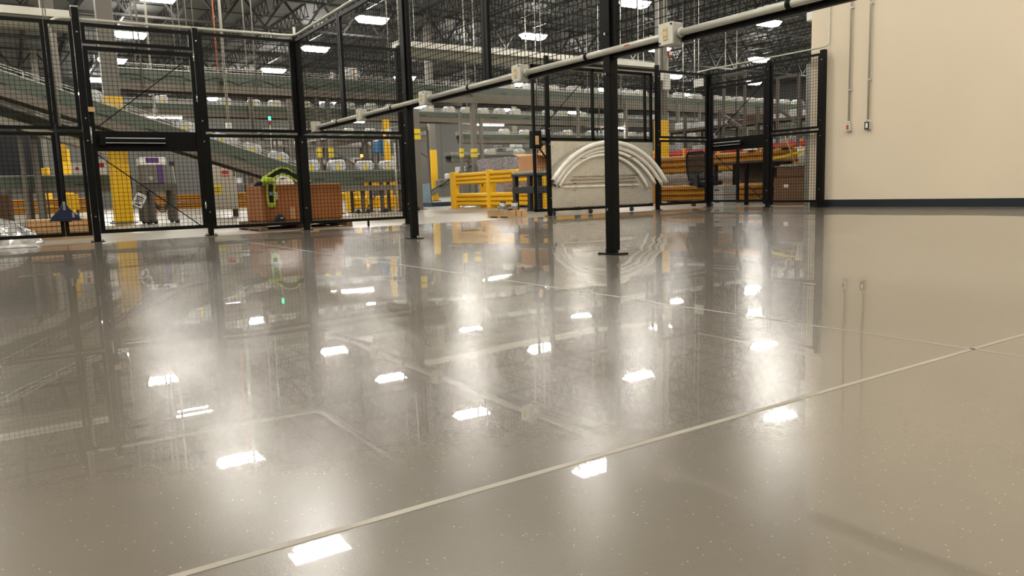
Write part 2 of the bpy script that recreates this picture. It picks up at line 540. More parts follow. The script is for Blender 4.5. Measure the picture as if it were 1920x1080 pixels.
rowname = {-1: 'nearest', 0: 'second', 1: 'third', 2: 'fourth'}
for j in range(-5, 5):
    n = 0
    for i in range(-2, 6):
        p = (LX0 + LPX * i, LY0 + LPY * j, LZ)
        if not (XW < p[0] < XE and YS < p[1] < YN - 1):
            continue
        if (i, j) == (1, -3):
            continue
        v = in_view(p)
        grp = None
        if v and v[0] < 1520:
            if j in rowname:
                lab = 'lit white high-bay light, %s from left in the %s row in view' % (ORD[n], rowname[j])
                n += 1
            else:
                lab, grp = 'small lit high-bay light, %s from left in the %s of the far rows' % (ORD[n], ORD[j - 3]), 'distant high-bay lights'
                n += 1
        else:
            lab, grp = 'lit high-bay light out of view, %s row from hall front, %s from west wall' % (ORD[j + 5], ORD[i + 2]), 'high-bay lights out of view'
        if proto_l is None:
            proto_l = lamp_proto(*p, lab)
            if grp:
                proto_l['group'] = grp
        else:
            c = copy_thing(proto_l, p, lab, grp)
            if not grp and 'group' in c:
                del c['group']
            if not grp:
                c['group'] = 'high-bay lights over the conveyor hall'

for n, p in enumerate(((-2.5, -0.5, 7.2), (9.4, -1.5, 7.2))):  # fill lamps added off the lamp grid to brighten pipes and fence fronts
    c = copy_thing(proto_l, p, 'added unseen fill light over the polished floor, %s of the viewer' % ('behind and left', 'behind and right')[n], 'added fill lights behind the viewer')

# ------------------------------------------------------------------ black wire-mesh fences
PIT, WR = 0.0508, 0.0022
def fence_maps(axis, base):
    if axis == 'x':
        return lambda s, o, z: (s, base + o, z)
    return lambda s, o, z: (base + o, s, z)
def fbox(mb, axis, base, s0, s1, o0, o1, z0, z1):
    if axis == 'x':
        mb.box(s0, s1, base + o0, base + o1, z0, z1)
    else:
        mb.box(base + o0, base + o1, s0, s1, z0, z1)
def mesh_wires(axis, base, s0, s1, z0, z1, o=0.0):
    mp = fence_maps(axis, base)
    mb = MB()
    n = int((s1 - s0) / PIT)
    off = ((s1 - s0) - n * PIT) / 2
    for i in range(n + 1):
        s = s0 + off + i * PIT
        mb.bar(mp(s, o, z0), mp(s, o, z1), 2 * WR, caps=False)
    n = int((z1 - z0) / PIT)
    off = ((z1 - z0) - n * PIT) / 2
    for i in range(n + 1):
        z = z0 + off + i * PIT
        mb.bar(mp(s0, o + 2 * WR, z), mp(s1, o + 2 * WR, z), 2 * WR, caps=False)
    return mb
def panel(root, axis, base, s0, s1, z0, z1, fr=0.040):
    mb = MB()
    for a, c, d, e in ((s0, s1, z0, z0 + fr), (s0, s1, z1 - fr, z1), (s0, s0 + fr, z0 + fr, z1 - fr), (s1 - fr, s1, z0 + fr, z1 - fr)):
        fbox(mb, axis, base, a, c, -0.017, 0.017, d, e)
    p = build(mb, 'mesh_panel', 'black', root)
    build(mesh_wires(axis, base, s0 + fr * .5, s1 - fr * .5, z0 + fr * .5, z1 - fr * .5), 'wire_mesh', 'wire', p, kind='stuff')
    return p
def post(root, axis, base, s, top=2.59, w=0.064, plate=0.15, bolts=True, o=0.0):
    mb = MB()
    fbox(mb, axis, base, s - w / 2, s + w / 2, o - w / 2, o + w / 2, 0.008, top)
    p = build(mb, 'post', 'black', root, bevel=0.004)
    mb = MB()
    h = plate / 2
    fbox(mb, axis, base, s - h, s + h, o - h * .75, o + h * .75, 0.0, 0.010)
    build(mb, 'base_plate', 'black', p)
    if bolts:
        for z in (0.30, 1.20, 1.46, 2.45):
            mb = MB()
            fbox(mb, axis, base, s - .008, s + .008, o - w / 2 - .012, o - w / 2, z, z + .016)
            build(mb, 'bolt', 'bolt', p)
        for q in (-1, 1):
            mb = MB()
            fbox(mb, axis, base, s + q * h * .75 - .009, s + q * h * .75 + .009, o - .009, o + .009, 0.010, 0.032)
            build(mb, 'bolt', 'bolt', p)
    return p
ZB, ZM0, ZM1, ZT = 0.085, 1.305, 1.335, 2.575

# left fence run
Y1 = 10.40
f1 = thing('wire_fence', 'black wire-mesh fence on the left with gateway and top conduit', 'fence', (2.0, Y1, 0))
post(f1, 'x', Y1, 0.865, top=2.74, w=0.075)
post(f1, 'x', Y1, 2.175, top=2.62)
post(f1, 'x', Y1, 3.45, top=2.62, w=0.075)
post(f1, 'x', Y1, 5.01, top=2.62)
post(f1, 'x', Y1, -1.05)
for s0, s1 in ((-1.0, 0.535), (0.541, 0.82), (2.212, 3.408), (3.492, 4.975)):
    panel(f1, 'x', Y1, s0, s1, ZB, ZM0)
    panel(f1, 'x', Y1, s0, s1, ZM1, ZT)
panel(f1, 'x', Y1, 0.91, 2.135, 2.34, ZT)
build(MB().box(0.825, 0.905, Y1 - .04, Y1 + .04, 2.74, 2.755), 'post_cap', 'galv', f1)
build(MB().box(4.36, 4.385, Y1 - .012, Y1 + .012, 0.0, ZB), 'drop_bolt', 'black', f1)

# hinged gate in the left fence
g1 = thing('wire_gate', 'black wire-mesh swing gate with solid push-bar plate in the left fence', 'gate', (0.93, Y1, 0.1))
ga, gbx, gz0, gz1 = 0.908, 2.138, 0.10, 2.31
b = MB()
b.box(ga, ga + .05, Y1 - .02, Y1 + .02, gz0, gz1).box(gbx - .05, gbx, Y1 - .02, Y1 + .02, gz0, gz1)
b.box(ga + .05, gbx - .05, Y1 - .02, Y1 + .02, gz0, gz0 + .045).box(ga + .05, gbx - .05, Y1 - .02, Y1 + .02, gz1 - .05, gz1)
build(b, 'gate_frame', 'black', g1)
build(mesh_wires('x', Y1, ga + .03, gbx - .03, gz0 + .03, 1.10), 'wire_mesh', 'wire', g1, kind='stuff')
build(mesh_wires('x', Y1, ga + .03, gbx - .03, 1.30, gz1 - .03), 'wire_mesh', 'wire', g1, kind='stuff')
build(MB().box(ga + .05, gbx - .05, Y1 - .006, Y1 + .006, 1.085, 1.325), 'push_plate', 'black', g1)
pb = build(MB().box(0.99, 1.72, Y1 - .075, Y1 - .03, 1.175, 1.245), 'push_bar', 'black', g1, bevel=0.012)
build(MB().box(0.985, 1.05, Y1 - .08, Y1 - .006, 1.15, 1.29), 'latch_case', 'black', g1, bevel=0.008)
build(MB().box(1.05, 1.71, Y1 - .0765, Y1 - .0745, 1.236, 1.243), 'highlight_strip', 'stripe', pb)  # lamp highlight put on the bar as pale strips
build(MB().box(1.05, 1.71, Y1 - .0765, Y1 - .0745, 1.180, 1.184), 'highlight_strip', 'stripe', pb)
build(MB().bar((0.97, Y1 + .012, 1.36), (2.09, Y1 + .012, 2.25), 0.012), 'brace', 'black', g1)
build(MB().bar((0.95, Y1 + .012, 1.05), (2.08, Y1 + .012, 0.12), 0.012), 'brace', 'black', g1)
build(MB().tube([(0.905, Y1 - .06, 1.17), (0.905, Y1 - .06, 1.37)], 0.012, 8), 'pull_handle', 'galv', g1, True)
build(MB().box(0.90, 0.97, Y1 - .06, Y1 - .025, 1.545, 1.60), 'strike_box', 'cartontan', g1)
for z in (0.35, 1.7, 2.2):
    build(MB().tube([(2.132, Y1 - .03, z), (2.132, Y1 - .03, z + .1)], 0.012, 8), 'hinge', 'bolt', g1, True)

# middle fence run towards the viewer (upper panels only) with conduit rail
X2 = 3.45
f2 = thing('wire_fence', 'black wire-mesh fence run crossing the middle with only upper panels hung', 'fence', (X2, 5.6, 0))
post(f2, 'y', X2, 7.02, w=0.07, plate=0.17)
post(f2, 'y', X2, 3.95, w=0.07, plate=0.17)
post(f2, 'y', X2, 0.88, w=0.07, plate=0.17)
ys = [10.35, 8.74, 7.06]
for a, c in ((8.745, 10.355), (7.06, 8.735), (5.505, 6.98), (3.99, 5.495), (2.445, 3.91), (0.92, 2.435)):
    panel(f2, 'y', X2, a, c, 1.305, ZT)

# far fence run, same plane as the left one
f3 = thing('wire_fence', 'black wire-mesh fence behind the middle, above and beside the diamond plate', 'fence', (9.6, Y1, 0))
post(f3, 'x', Y1, 7.68, top=2.66)
post(f3, 'x', Y1, 10.21, top=2.66)
post(f3, 'x', Y1, 11.60, top=2.66)
panel(f3, 'x', Y1, 10.25, 11.56, ZB, ZM0)
panel(f3, 'x', Y1, 10.25, 11.56, ZM1, ZT)
build(MB().box(7.70, 10.18, Y1 - .02, Y1 + .02, 2.54, 2.58), 'header_track', 'black', f3)

# sliding gate with diamond plate
YG = Y1 + 0.075
g2 = thing('sliding_gate', 'black sliding gate with silver diamond plate lower half on small wheels', 'gate', (8.8, YG, 0))
b = MB()
for x in (7.42, 8.70, 9.95):
    b.box(x, x + .045, YG - .02, YG + .02, 0.10 if x < 8 else 1.27, 2.52)
b.box(10.1, 10.145, YG - .02, YG + .02, 0.10, 2.52)
b.box(7.42, 10.145, YG - .02, YG + .02, 0.08, 0.125).box(7.42, 10.145, YG - .02, YG + .02, 1.27, 1.325).box(7.42, 10.145, YG - .02, YG + .02, 2.47, 2.52)
build(b, 'gate_frame', 'black', g2)
build(mesh_wires('x', YG, 7.45, 10.12, 1.32, 2.49), 'wire_mesh', 'wire', g2, kind='stuff')
build(mesh_wires('x', YG, 7.45, 7.68, 0.11, 1.29), 'wire_mesh', 'wire', g2, kind='stuff')
build(MB().bar((7.48, YG + .01, 1.36), (8.68, YG + .01, 2.44), 0.012), 'brace', 'black', g2)
build(MB().bar((7.47, YG + .01, 1.25), (7.70, YG + .01, 0.98), 0.02), 'brace', 'black', g2)
PX0, PX1, PZ0, PZ1, PY = 7.70, 10.14, 0.13, 1.27, YG - 0.030
dp = build(MB().box(PX0, PX1, PY, PY + .004, PZ0, PZ1), 'diamond_plate', 'diamond', g2)
b = MB()
dpit = 0.036
nz = int((PZ1 - PZ0) / (dpit * .5))
for k in range(1, nz):
    z = PZ0 + k * dpit * .5
    x = PX0 + dpit * (0.5 if k % 2 else 1.0)
    while x < PX1 - .01:
        sx, sz = (0.0125, 0.0095)
        b.add([(x - sx, PY - .0003, z), (x, PY - .0003, z - sz), (x + sx, PY - .0003, z), (x, PY - .0003, z + sz), (x, PY - .0042, z)],
              [(0, 1, 4), (1, 2, 4), (2, 3, 4), (3, 0, 4)])
        x += dpit
build(b, 'plate_tread', 'tread', dp, kind='stuff')
for x in (7.80, 8.62, 9.6):
    w = build(MB().tube([(x, YG - .035, 0.045), (x, YG - .005, 0.045)], 0.042, 12), 'wheel', 'dark', g2, True)
    build(MB().box(x - .02, x + .02, YG - .005, YG + .015, 0.03, 0.10), 'wheel_bracket', 'bolt', w)
lb = build(MB().box(7.36, 7.54, YG - .09, YG + .02, 1.14, 1.43), 'latch_box', 'black', g2, bevel=0.008)
build(MB().box(7.405, 7.475, YG - .095, YG - .089, 1.20, 1.345), 'latch_face', 'cartontan', lb)
# pegs that carry the pipes
for x, z in ((8.92, 1.115), (8.35, 0.98), (9.5, 1.0), (8.25, 0.44), (9.6, 0.44), (8.25, 0.50), (9.6, 0.50), (8.25, 0.56), (9.6, 0.56), (8.25, 0.62), (9.6, 0.62)):
    build(MB().box(x - .01, x + .01, PY - (.22 if z > .9 else .05), PY, z - .02, z - .008), 'peg', 'rust', g2)

def arc3(a, bm_, c, n=25):
    (x1, z1), (x2, z2), (x3, z3) = a, bm_, c
    d = 2 * (x1 * (z2 - z3) + x2 * (z3 - z1) + x3 * (z1 - z2))
    ux = ((x1 * x1 + z1 * z1) * (z2 - z3) + (x2 * x2 + z2 * z2) * (z3 - z1) + (x3 * x3 + z3 * z3) * (z1 - z2)) / d
    uz = ((x1 * x1 + z1 * z1) * (x3 - x2) + (x2 * x2 + z2 * z2) * (x1 - x3) + (x3 * x3 + z3 * z3) * (x2 - x1)) / d
    r = math.hypot(x1 - ux, z1 - uz)
    a0, a1 = math.atan2(z1 - uz, x1 - ux), math.atan2(z3 - uz, x3 - ux)
    if a0 < 0:
        a0 += 2 * math.pi
    return [(ux + r * math.cos(a0 + (a1 - a0) * k / n), uz + r * math.sin(a0 + (a1 - a0) * k / n)) for k in range(n + 1)]
def bent_pipe(a, m, c, y, r, label):
    pts = [(x, y, z) for x, z in arc3(a, m, c)]
    t = thing('bent_pipe', label, 'pipe', (pts[12][0], y, pts[0][2]), 'white bent pipes hung on the sliding gate')
    build(MB().tube(pts, r, 12), 'pipe', 'pvc', t, True)
    for e, q in ((pts[0], pts[1]), (pts[-1], pts[-2])):
        d = (Vector(e) - Vector(q)).normalized()
        build(MB().tube([Vector(e) - d * .0, Vector(e) + d * .004], r * .78, 12), 'pipe_mouth', 'dark', t, True)
bent_pipe((7.68, 0.60), (8.96, 1.245), (10.33, 0.51), PY - .15, 0.040, 'outermost white bent pipe of the arched set on the diamond plate')
bent_pipe((7.765, 0.53), (8.96, 1.165), (10.28, 0.475), PY - .085, 0.036, 'second white bent pipe, just inside the outermost arch')
bent_pipe((7.80, 0.51), (8.94, 1.100), (10.14, 0.495), PY - .055, 0.029, 'third white bent pipe, between the outer pair and innermost arch')
bent_pipe((7.885, 0.50), (8.90, 1.030), (9.95, 0.43), PY - .055, 0.027, 'innermost and smallest white bent pipe arch')
for x0, x1, z, lab in ((8.22, 9.75, 0.655, 'uppermost thin brown rod under the white arches'), (8.16, 9.68, 0.60, 'second thin brown rod under the white arches'), (8.0, 9.72, 0.535, 'lowest thin brown rod just over the straight white pipe')):
    tag(build(MB().tube([(x0, PY - .02, z), (x1, PY - .02, z + .012)], 0.007, 6), 'metal_rod', 'rust', None, True), lab, 'rod', 'thin rods on the sliding gate')
tag(build(MB().tube([(8.0, PY - .028, 0.485), (9.76, PY - .028, 0.485)], 0.017, 10), 'straight_pipe', 'pvc', None, True), 'straight white pipe lying level below the bent pipes', 'pipe')

# right fence run with gate, reaching the beige wall
X4 = 11.60
f4 = thing('wire_fence', 'short black wire-mesh fence meeting the beige wall on the right', 'fence', (X4, 8.4, 0))
post(f4, 'y', X4, 8.98, top=2.62, w=0.075)
post(f4, 'y', X4, 7.90, top=2.62, w=0.085)
panel(f4, 'y', X4, 7.95, 8.94, ZB, ZM0)
panel(f4, 'y', X4, 7.95, 8.94, ZM1, ZT)
panel(f4, 'y', X4, 9.03, 10.36, 2.34, ZT)
g3 = thing('wire_gate', 'black wire-mesh swing gate with push bar beside the beige wall', 'gate', (X4, 9.05, 0.1))
ga, gbx = 9.04, 10.34
b = MB()
for s0, s1, z0, z1 in ((ga, ga + .05, gz0, gz1), (gbx - .05, gbx, gz0, gz1), (ga + .05, gbx - .05, gz0, gz0 + .04), (ga + .05, gbx - .05, gz1 - .05, gz1)):
    fbox(b, 'y', X4, s0, s1, -.02, .02, z0, z1)
build(b, 'gate_frame', 'black', g3)
build(mesh_wires('y', X4, ga + .03, gbx - .03, 1.30, gz1 - .03), 'wire_mesh', 'wire', g3, kind='stuff')
build(mesh_wires('y', X4, ga + .03, gbx - .03, gz0 + .03, 1.10), 'wire_mesh', 'wire', g3, kind='stuff')
build(MB().box(X4 - .006, X4 + .006, ga + .05, gbx - .05, 1.085, 1.325), 'push_plate', 'black', g3)
pb = build(MB().box(X4 - .075, X4 - .03, 9.55, 10.25, 1.175, 1.245), 'push_bar', 'black', g3, bevel=0.012)
build(MB().box(X4 - .0765, X4 - .0745, 9.57, 10.2, 1.236, 1.243), 'highlight_strip', 'stripe', pb)  # pale strips painted in for the lamp highlight
build(MB().box(X4 - .0765, X4 - .0745, 9.57, 10.2, 1.180, 1.184), 'highlight_strip', 'stripe', pb)
build(MB().bar((X4 + .012, 10.29, 1.36), (X4 + .012, 9.09, 2.25), 0.012), 'brace', 'black', g3)
build(MB().bar((X4 + .012, 10.29, 1.05), (X4 + .012, 9.09, 0.13), 0.012), 'brace', 'black', g3)
build(MB().box(X4 - .02, X4 + .02, 9.66, 9.70, 0.14, 1.09), 'mullion', 'black', g3)

# ------------------------------------------------------------------ conduits and outlet boxes
def smooth_path(pts, n=5, r=0.12):
    P = [Vector(p) for p in pts]
    out = [P[0]]
    for i in range(1, len(P) - 1):
        a, c = (P[i - 1] - P[i]), (P[i + 1] - P[i])
        ra = min(r, a.length * .45, c.length * .45)
        s, e = P[i] + a.normalized() * ra, P[i] + c.normalized() * ra
        for k in range(n + 1):
            t = k / n
            out.append(s * (1 - t) ** 2 + P[i] * 2 * t * (1 - t) + e * t * t)
    out.append(P[-1])
    return out
ZC, XC = 1.352, X2 - 0.042
cd = thing('conduit_run', 'grey conduit clipped along the rail crossing the middle of the view', 'conduit', (XC, 5.6, ZC))
BOXY = (9.62, 8.10, 6.54, 4.94, 3.34, 1.70)
prev = 9.62
for k in range(len(BOXY)):
    y0 = BOXY[k]
    y1 = BOXY[k + 1] if k + 1 < len(BOXY) else 0.95
    build(MB().tube([(XC, y0 - .06, ZC), (XC, y1 + .06, ZC)], 0.0215, 12), 'conduit', 'conduit', cd, True)
    ym = (y0 + y1) / 2
    build(MB().tube([(XC, ym - .014, ZC), (XC, ym + .014, ZC)], 0.027, 10), 'clamp', 'black', cd, True)
build(MB().box(XC - .0222, XC - .0200, 3.69, 3.745, ZC - .002, ZC + .006), 'red_mark', 'red', cd)
for k, y in enumerate(BOXY[:5]):
    lab = ['outlet box at the far end of the conduit rail', 'second outlet box from the far end of the rail', 'middle outlet box left of the tall black post', 'outlet box between the two tall black posts on the rail', 'nearest and largest outlet box on the conduit rail'][k]
    t = thing('outlet_box', 'grey metal ' + lab, 'outlet', (XC, y, ZC - .06), 'outlet boxes on the conduit rail')
    x0 = XC - .055
    build(MB().box(x0 + .012, XC + .035, y - .056, y + .056, ZC - .062, ZC + .062), 'box_body', 'boxmetal', t, bevel=0.006)
    cp = build(MB().box(x0, x0 + .012, y - .058, y + .058, ZC - .064, ZC + .064), 'cover_plate', 'plate', t, bevel=0.004)
    rc = build(MB().box(x0 - .006, x0, y - .017, y + .017, ZC - .035, ZC + .035), 'receptacle', 'ivory', t)
    b = MB()
    for zz in (-.02, .018):
        b.box(x0 - .0075, x0 - .006, y - .010, y - .007, ZC + zz - .004, ZC + zz + .006)
        b.box(x0 - .0075, x0 - .006, y + .006, y + .009, ZC + zz - .004, ZC + zz + .006)
    build(b, 'slot', 'dark', rc)
    for q in (-1, 1):
        build(MB().tube([(XC, y + q * .056, ZC), (XC, y + q * .082, ZC)], 0.029, 10), 'hub', 'boxmetal', t, True)
        build(MB().tube([(x0 - .003, y - q * .046, ZC + q * .050), (x0, y - q * .046, ZC + q * .050)], 0.007, 8), 'screw', 'dark', t)

tc1 = build(MB().tube(smooth_path([(0.60, Y1 + .06, 1.36), (0.60, Y1 + .06, 2.622), (3.44, Y1 - .03, 2.622), (3.44 - .04, 0.9, 2.622)], 6, .14), 0.0175, 10), 'conduit_run', 'conduit', None, True)
tag(tc1, 'thin grey conduit along the fence tops, rising beside the left gate and turning the corner', 'conduit')
tc2 = build(MB().tube(smooth_path([(11.35, 10.46, 2.60), (11.56, 10.40, 2.655), (11.56, 7.95, 2.655), (11.695, 7.87, 2.70), (11.695, 7.87, 9.2)], 6, .12), 0.014, 8), 'conduit_run', 'conduit', None, True)
tag(tc2, 'thin grey conduit over the right gate that curves up the beige wall', 'conduit')

def wall_drop(y, label, dark):
    t = thing('wall_outlet', label, 'outlet', (WX, y, 1.24))
    build(MB().tube([(WX - .03, y, 1.37), (WX - .03, y, 9.2)], 0.0165, 10), 'conduit', 'conduit', t, True)
    build(MB().box(WX - .06, WX, y - .042, y + .042, 1.245, 1.375), 'box_body', 'boxmetal', t, bevel=0.004)
    build(MB().box(WX - .064, WX - .06, y - .040, y + .040, 1.250, 1.370), 'cover_plate', 'dark' if dark else 'plate', t)
    build(MB().box(WX - .069, WX - .064, y - .018, y + .018, 1.272, 1.348), 'receptacle', 'paper' if dark else 'red', t)
    build(MB().tube([(WX - .03, y, 1.375), (WX - .03, y, 1.405)], 0.023, 10), 'hub', 'bolt', t, True)
    for z in (2.02 if dark else 1.90, 3.2):
        build(MB().box(WX - .05, WX, y - .035, y + .02, z, z + .025), 'strap', 'boxmetal', t)
wall_drop(7.47, 'grey conduit dropping to an outlet box with red receptacle on the wall', False)
wall_drop(7.135, 'grey conduit dropping to a black-faced outlet box on the wall', True)
el = thing('emergency_light', 'small white box fixed high at the end of the beige wall', 'light', (11.82, 8.22, 3.2))
build(MB().box(11.74, 11.92, 8.22, 8.34, 3.17, 3.32), 'body', 'white', el, bevel=0.01)
build(MB().box(11.73, 11.74, 8.225, 8.33, 3.19, 3.30), 'cover', 'paper', el)

# ------------------------------------------------------------------ conveyors
def slab(mb, x0, z0a, z0b, x1, z1a, z1b, y0, y1):
    return mb.hexa([(x0, y0, z0a), (x1, y0, z1a), (x1, y1, z1a), (x0, y1, z0a), (x0, y0, z0b), (x1, y0, z1b), (x1, y1, z1b), (x0, y1, z0b)])

def conveyor(label, x0, x1, y0, y1, za, zb, panel_h=0.28, beam_h=0.14, legs=(), hang=(), rails=True, cables=False, slots=0, beam='beamtan', side='panelgreen', group=None):
    """bed from (x0, za) to (x1, zb): belt, two side panels, frame beams, guard rails, legs, hanger rods"""
    t = thing('conveyor', label, 'conveyor', ((x0 + x1) / 2, y0, 0), group)
    zf = lambda x: za + (zb - za) * (x - x0) / (x1 - x0)
    b = MB()
    slab(b, x0, za - .06, za - .02, x1, zb - .06, zb - .02, y0 + .03, y1 - .03)
    build(b, 'belt', 'belt', t)
    for yy in (y0, y1 - .03):
        p = build(slab(MB(), x0, za - panel_h, za, x1, zb - panel_h, zb, yy, yy + .03), 'side_panel', side, t)
        build(slab(MB(), x0, za - .012, za + .012, x1, zb - .012, zb + .012, yy - .012, yy + .042), 'edge_strip', 'galv', p)
        if yy == y0:
            for i in range(slots):
                xa = x0 + (x1 - x0) * (i + .35) / slots
                xb = xa + .28
                build(slab(MB(), xa, zf(xa) - panel_h + .035, zf(xa) - panel_h + .065, xb, zf(xb) - panel_h + .035, zf(xb) - panel_h + .065, yy - .006, yy), 'slot_cover', 'dark', p)
    for yy in (y0 + .01, y1 - .07):
        build(slab(MB(), x0, za - panel_h - beam_h, za - panel_h, x1, zb - panel_h - beam_h, zb - panel_h, yy, yy + .06), 'frame_beam', beam, t)
    if rails:
        for yy in (y0 + .01, y1 - .01):
            b = MB()
            for dz in (.075, .125):
                b.bar((x0, yy, za + dz), (x1, yy, zb + dz), .018)
            n = max(2, int(abs(x1 - x0) / .9))
            for i in range(n + 1):
                xx = x0 + (x1 - x0) * i / n
                b.box(xx - .012, xx + .012, yy - .01, yy + .01, zf(xx) - .02, zf(xx) + .13)
            build(b, 'guard_rail', 'galv', t)
    for xx in legs:
        for yy in (y0 + .04, y1 - .04):
            lg = build(MB().box(xx - .035, xx + .035, yy - .035, yy + .035, 0.03, zf(xx) - panel_h - .02), 'leg', 'leg', t)
            build(MB().box(xx - .075, xx + .075, yy - .06, yy + .06, 0.0, 0.03), 'foot', 'leg', lg)
    for xx, rr in hang:
        for yy in (y0 - .02, y1 + .02):
            build(MB().tube([(xx, yy, zf(xx) - panel_h - beam_h), (xx, yy, ZD)], rr, 6), 'hanger_rod', 'galv', t, True)
    if cables:
        n = int((x1 - x0) / 1.05)
        for i in range(n):
            xa, xb = x0 + (x1 - x0) * i / n, x0 + (x1 - x0) * (i + 1) / n
            pts = []
            for k in range(9):
                u = k / 8
                pts.append((xa + (xb - xa) * u, y0 - .02, zf(xa) - panel_h + .02 + .16 * math.sin(math.pi * u)))
            build(MB().tube(pts, .010, 5), 'looped_cable', 'dark', t, True)
    return t

def bundle_proto(x, y, z, label, group):
    t = thing('parcel_bundle', label, 'parcel', (x, y, z), group)
    rnd = random.Random(3)
    b = MB()
    nx, nz, hw, hd, hh = 6, 3, .215, .17, .275
    # lumpy, shrink-wrapped block: rings round the y axis
    ny = 4
    rings = []
    for j in range(ny + 1):
        v = j / ny
        sc = 0.86 if j in (0, ny) else 1.0
        ring = []
        for k in range(14):
            a = 2 * math.pi * k / 14
            cx, cz = math.cos(a), math.sin(a)
            q = max(abs(cx), abs(cz)) ** .75
            px, pz = cx / q, cz / q
            jx, jz = rnd.uniform(.93, 1.06), rnd.uniform(.92, 1.06)
            ring.append((x + hw * px * sc * jx, y - hd + 2 * hd * v, z + hh / 2 + hh / 2 * pz * sc * (jz if pz > -.5 else 1)))
        rings.append(ring)
    vs = [p for r in rings for p in r]
    fs = []
    for j in range(ny):
        for k in range(14):
            fs.append((j * 14 + k, j * 14 + (k + 1) % 14, (j + 1) * 14 + (k + 1) % 14, (j + 1) * 14 + k))
    fs += [tuple(reversed(range(14))), tuple(range(ny * 14, ny * 14 + 14))]
    b.add(vs, fs)
    build(b, 'wrapped_body', 'wrap', t)
    build(MB().box(x - .06, x + .02, y - hd - .012, y - hd - .004, z + .025, z + .165), 'shipping_label', 'labelyel', t)
    build(MB().box(x - hw - .01, x + hw + .01, y - hd - .01, y + hd + .01, z - .012, z + .012), 'tray', 'galv', t)
    return t
PROTO = {}
def bundles(xs, y, zf, what, group, tilt=0.0, start=0, scale=(1, 1, 1)):
    for n, x in enumerate(xs):
        lab = 'white shrink-wrapped parcel bundle, %s from left %s' % (ORD[n + start], what)
        z = zf(x) if callable(zf) else zf
        if 'p' not in PROTO:
            PROTO['p'] = bundle_proto(x, y, z, lab, group)
            c = PROTO['p']
        else:
            c = copy_thing(PROTO['p'], (x, y, z), lab, group)
        c.rotation_euler = (0, tilt, random.uniform(-.12, .12))
        s = random.uniform(.94, 1.06)
        c.scale = (s * scale[0], scale[1], random.uniform(.92, 1.08) * scale[2])

# lower run with legs, and the long incline feeding it
KY0, KY1 = 18.2, 19.0
conveyor('long green-grey inclined belt conveyor descending to the right behind the gate', -2.2, 5.92, KY0, KY1, 3.90, 1.20, 0.30, 0.20, legs=(), hang=((-1.0, .012), (1.0, .012)), slots=9, beam='beamtan')
conveyor('low green-grey conveyor on brown legs behind the cardboard box', 5.92, 9.05, KY0, KY1, 1.08, 1.08, 0.26, 0.03, legs=(6.95, 7.55, 8.08, 8.60, 9.0), rails=False, slots=3)
sl = math.atan2(2.70, 8.12)
inc = lambda x: 1.20 + (5.92 - x) * 2.70 / 8.12 - .01
bundles((1.66, 3.50, 4.27, 4.93, 5.55), 18.6, inc, 'on the long incline', 'parcel bundles on the long incline', tilt=sl)
bundles((6.36, 7.04, 7.80, 8.43), 18.6, 1.075, 'on the low conveyor behind the cardboard box', 'parcel bundles on the low conveyor')
# braces and casters under the low conveyor
bs = thing('conveyor_stand', 'brown braced stand with casters under the end of the low conveyor', 'stand', (8.3, KY0 - .15, 0))
build(MB().bar((7.60, KY0 - .1, .12), (7.95, KY0 - .1, .58), .03), 'brace', 'leg', bs)
build(MB().bar((8.55, KY0 - .1, .15), (8.98, KY0 - .1, .60), .03), 'brace', 'leg', bs)
build(MB().box(5.95, 8.98, KY0 - .14, KY0 - .06, .57, .70), 'rail', 'beamtan', bs)
build(MB().box(5.95, 7.5, KY0 - .02, KY0, .70, .84), 'rail', 'panelgreen', bs)
for x in (7.35, 7.62, 8.1, 8.62, 9.02):
    build(MB().tube([(x, KY0 - .14, .055), (x, KY0 - .08, .055)], .055, 10), 'caster', 'dark', bs, True)
build(MB().tube([(8.38, KY0 - .2, .02), (8.40, KY0 - .2, 1.75)], .022, 8), 'air_pipe', 'conduit', bs, True)

# second incline, lower left, and the left level conveyor
conveyor('lower inclined conveyor at far left with pale side rails', -2.2, 2.1, 19.6, 20.3, 3.35, 1.92, 0.22, 0.16, slots=4, beam='offwhite')
conveyor('level green-grey conveyor low at far left, on brown legs', -3.0, 2.55, 20.4, 21.2, 1.14, 1.14, 0.27, 0.12, legs=(-.9, .05, .45, 1.05, 2.2), rails=False, slots=3)
conveyor('upper level conveyor with looped black cables on its green side', 2.4, 13.2, 22.0, 22.8, 3.90, 3.90, 0.33, 0.20, hang=((3.22, .022), (4.23, .016), (4.58, .012), (6.13, .018), (10.6, .02)), cables=True, slots=7)
conveyor('second tier conveyor carrying spaced parcel bundles across the hall', 3.2, 38.0, 26.0, 26.7, 3.52, 3.52, 0.20, 0.18, hang=((15.73, .03), (22.0, .02), (28.0, .02)), slots=22)
conveyor('third tier conveyor high on the right full of parcel bundles', 15.3, 42.0, 27.0, 27.7, 4.71, 4.71, 0.29, 0.37, hang=((19.4, .03), (24.2, .02), (32.2, .02)), slots=16)
conveyor('far low conveyor with bundles seen under the middle rail', 8.5, 15.5, 30.0, 30.7, 3.02, 3.02, 0.16, 0.14, legs=(9.0, 11.0, 13.0, 15.0), slots=4)
conveyor('conveyor behind the right gate at shoulder height', 18.0, 44.0, 31.0, 31.7, 3.15, 3.15, 0.22, 0.2, legs=(19, 23, 27, 31, 35, 39), slots=10)
conveyor('lowest far conveyor behind the right gate', 19.0, 46.0, 34.0, 34.7, 2.35, 2.35, 0.2, 0.16, legs=(20, 24, 28, 32, 36, 40), slots=10)
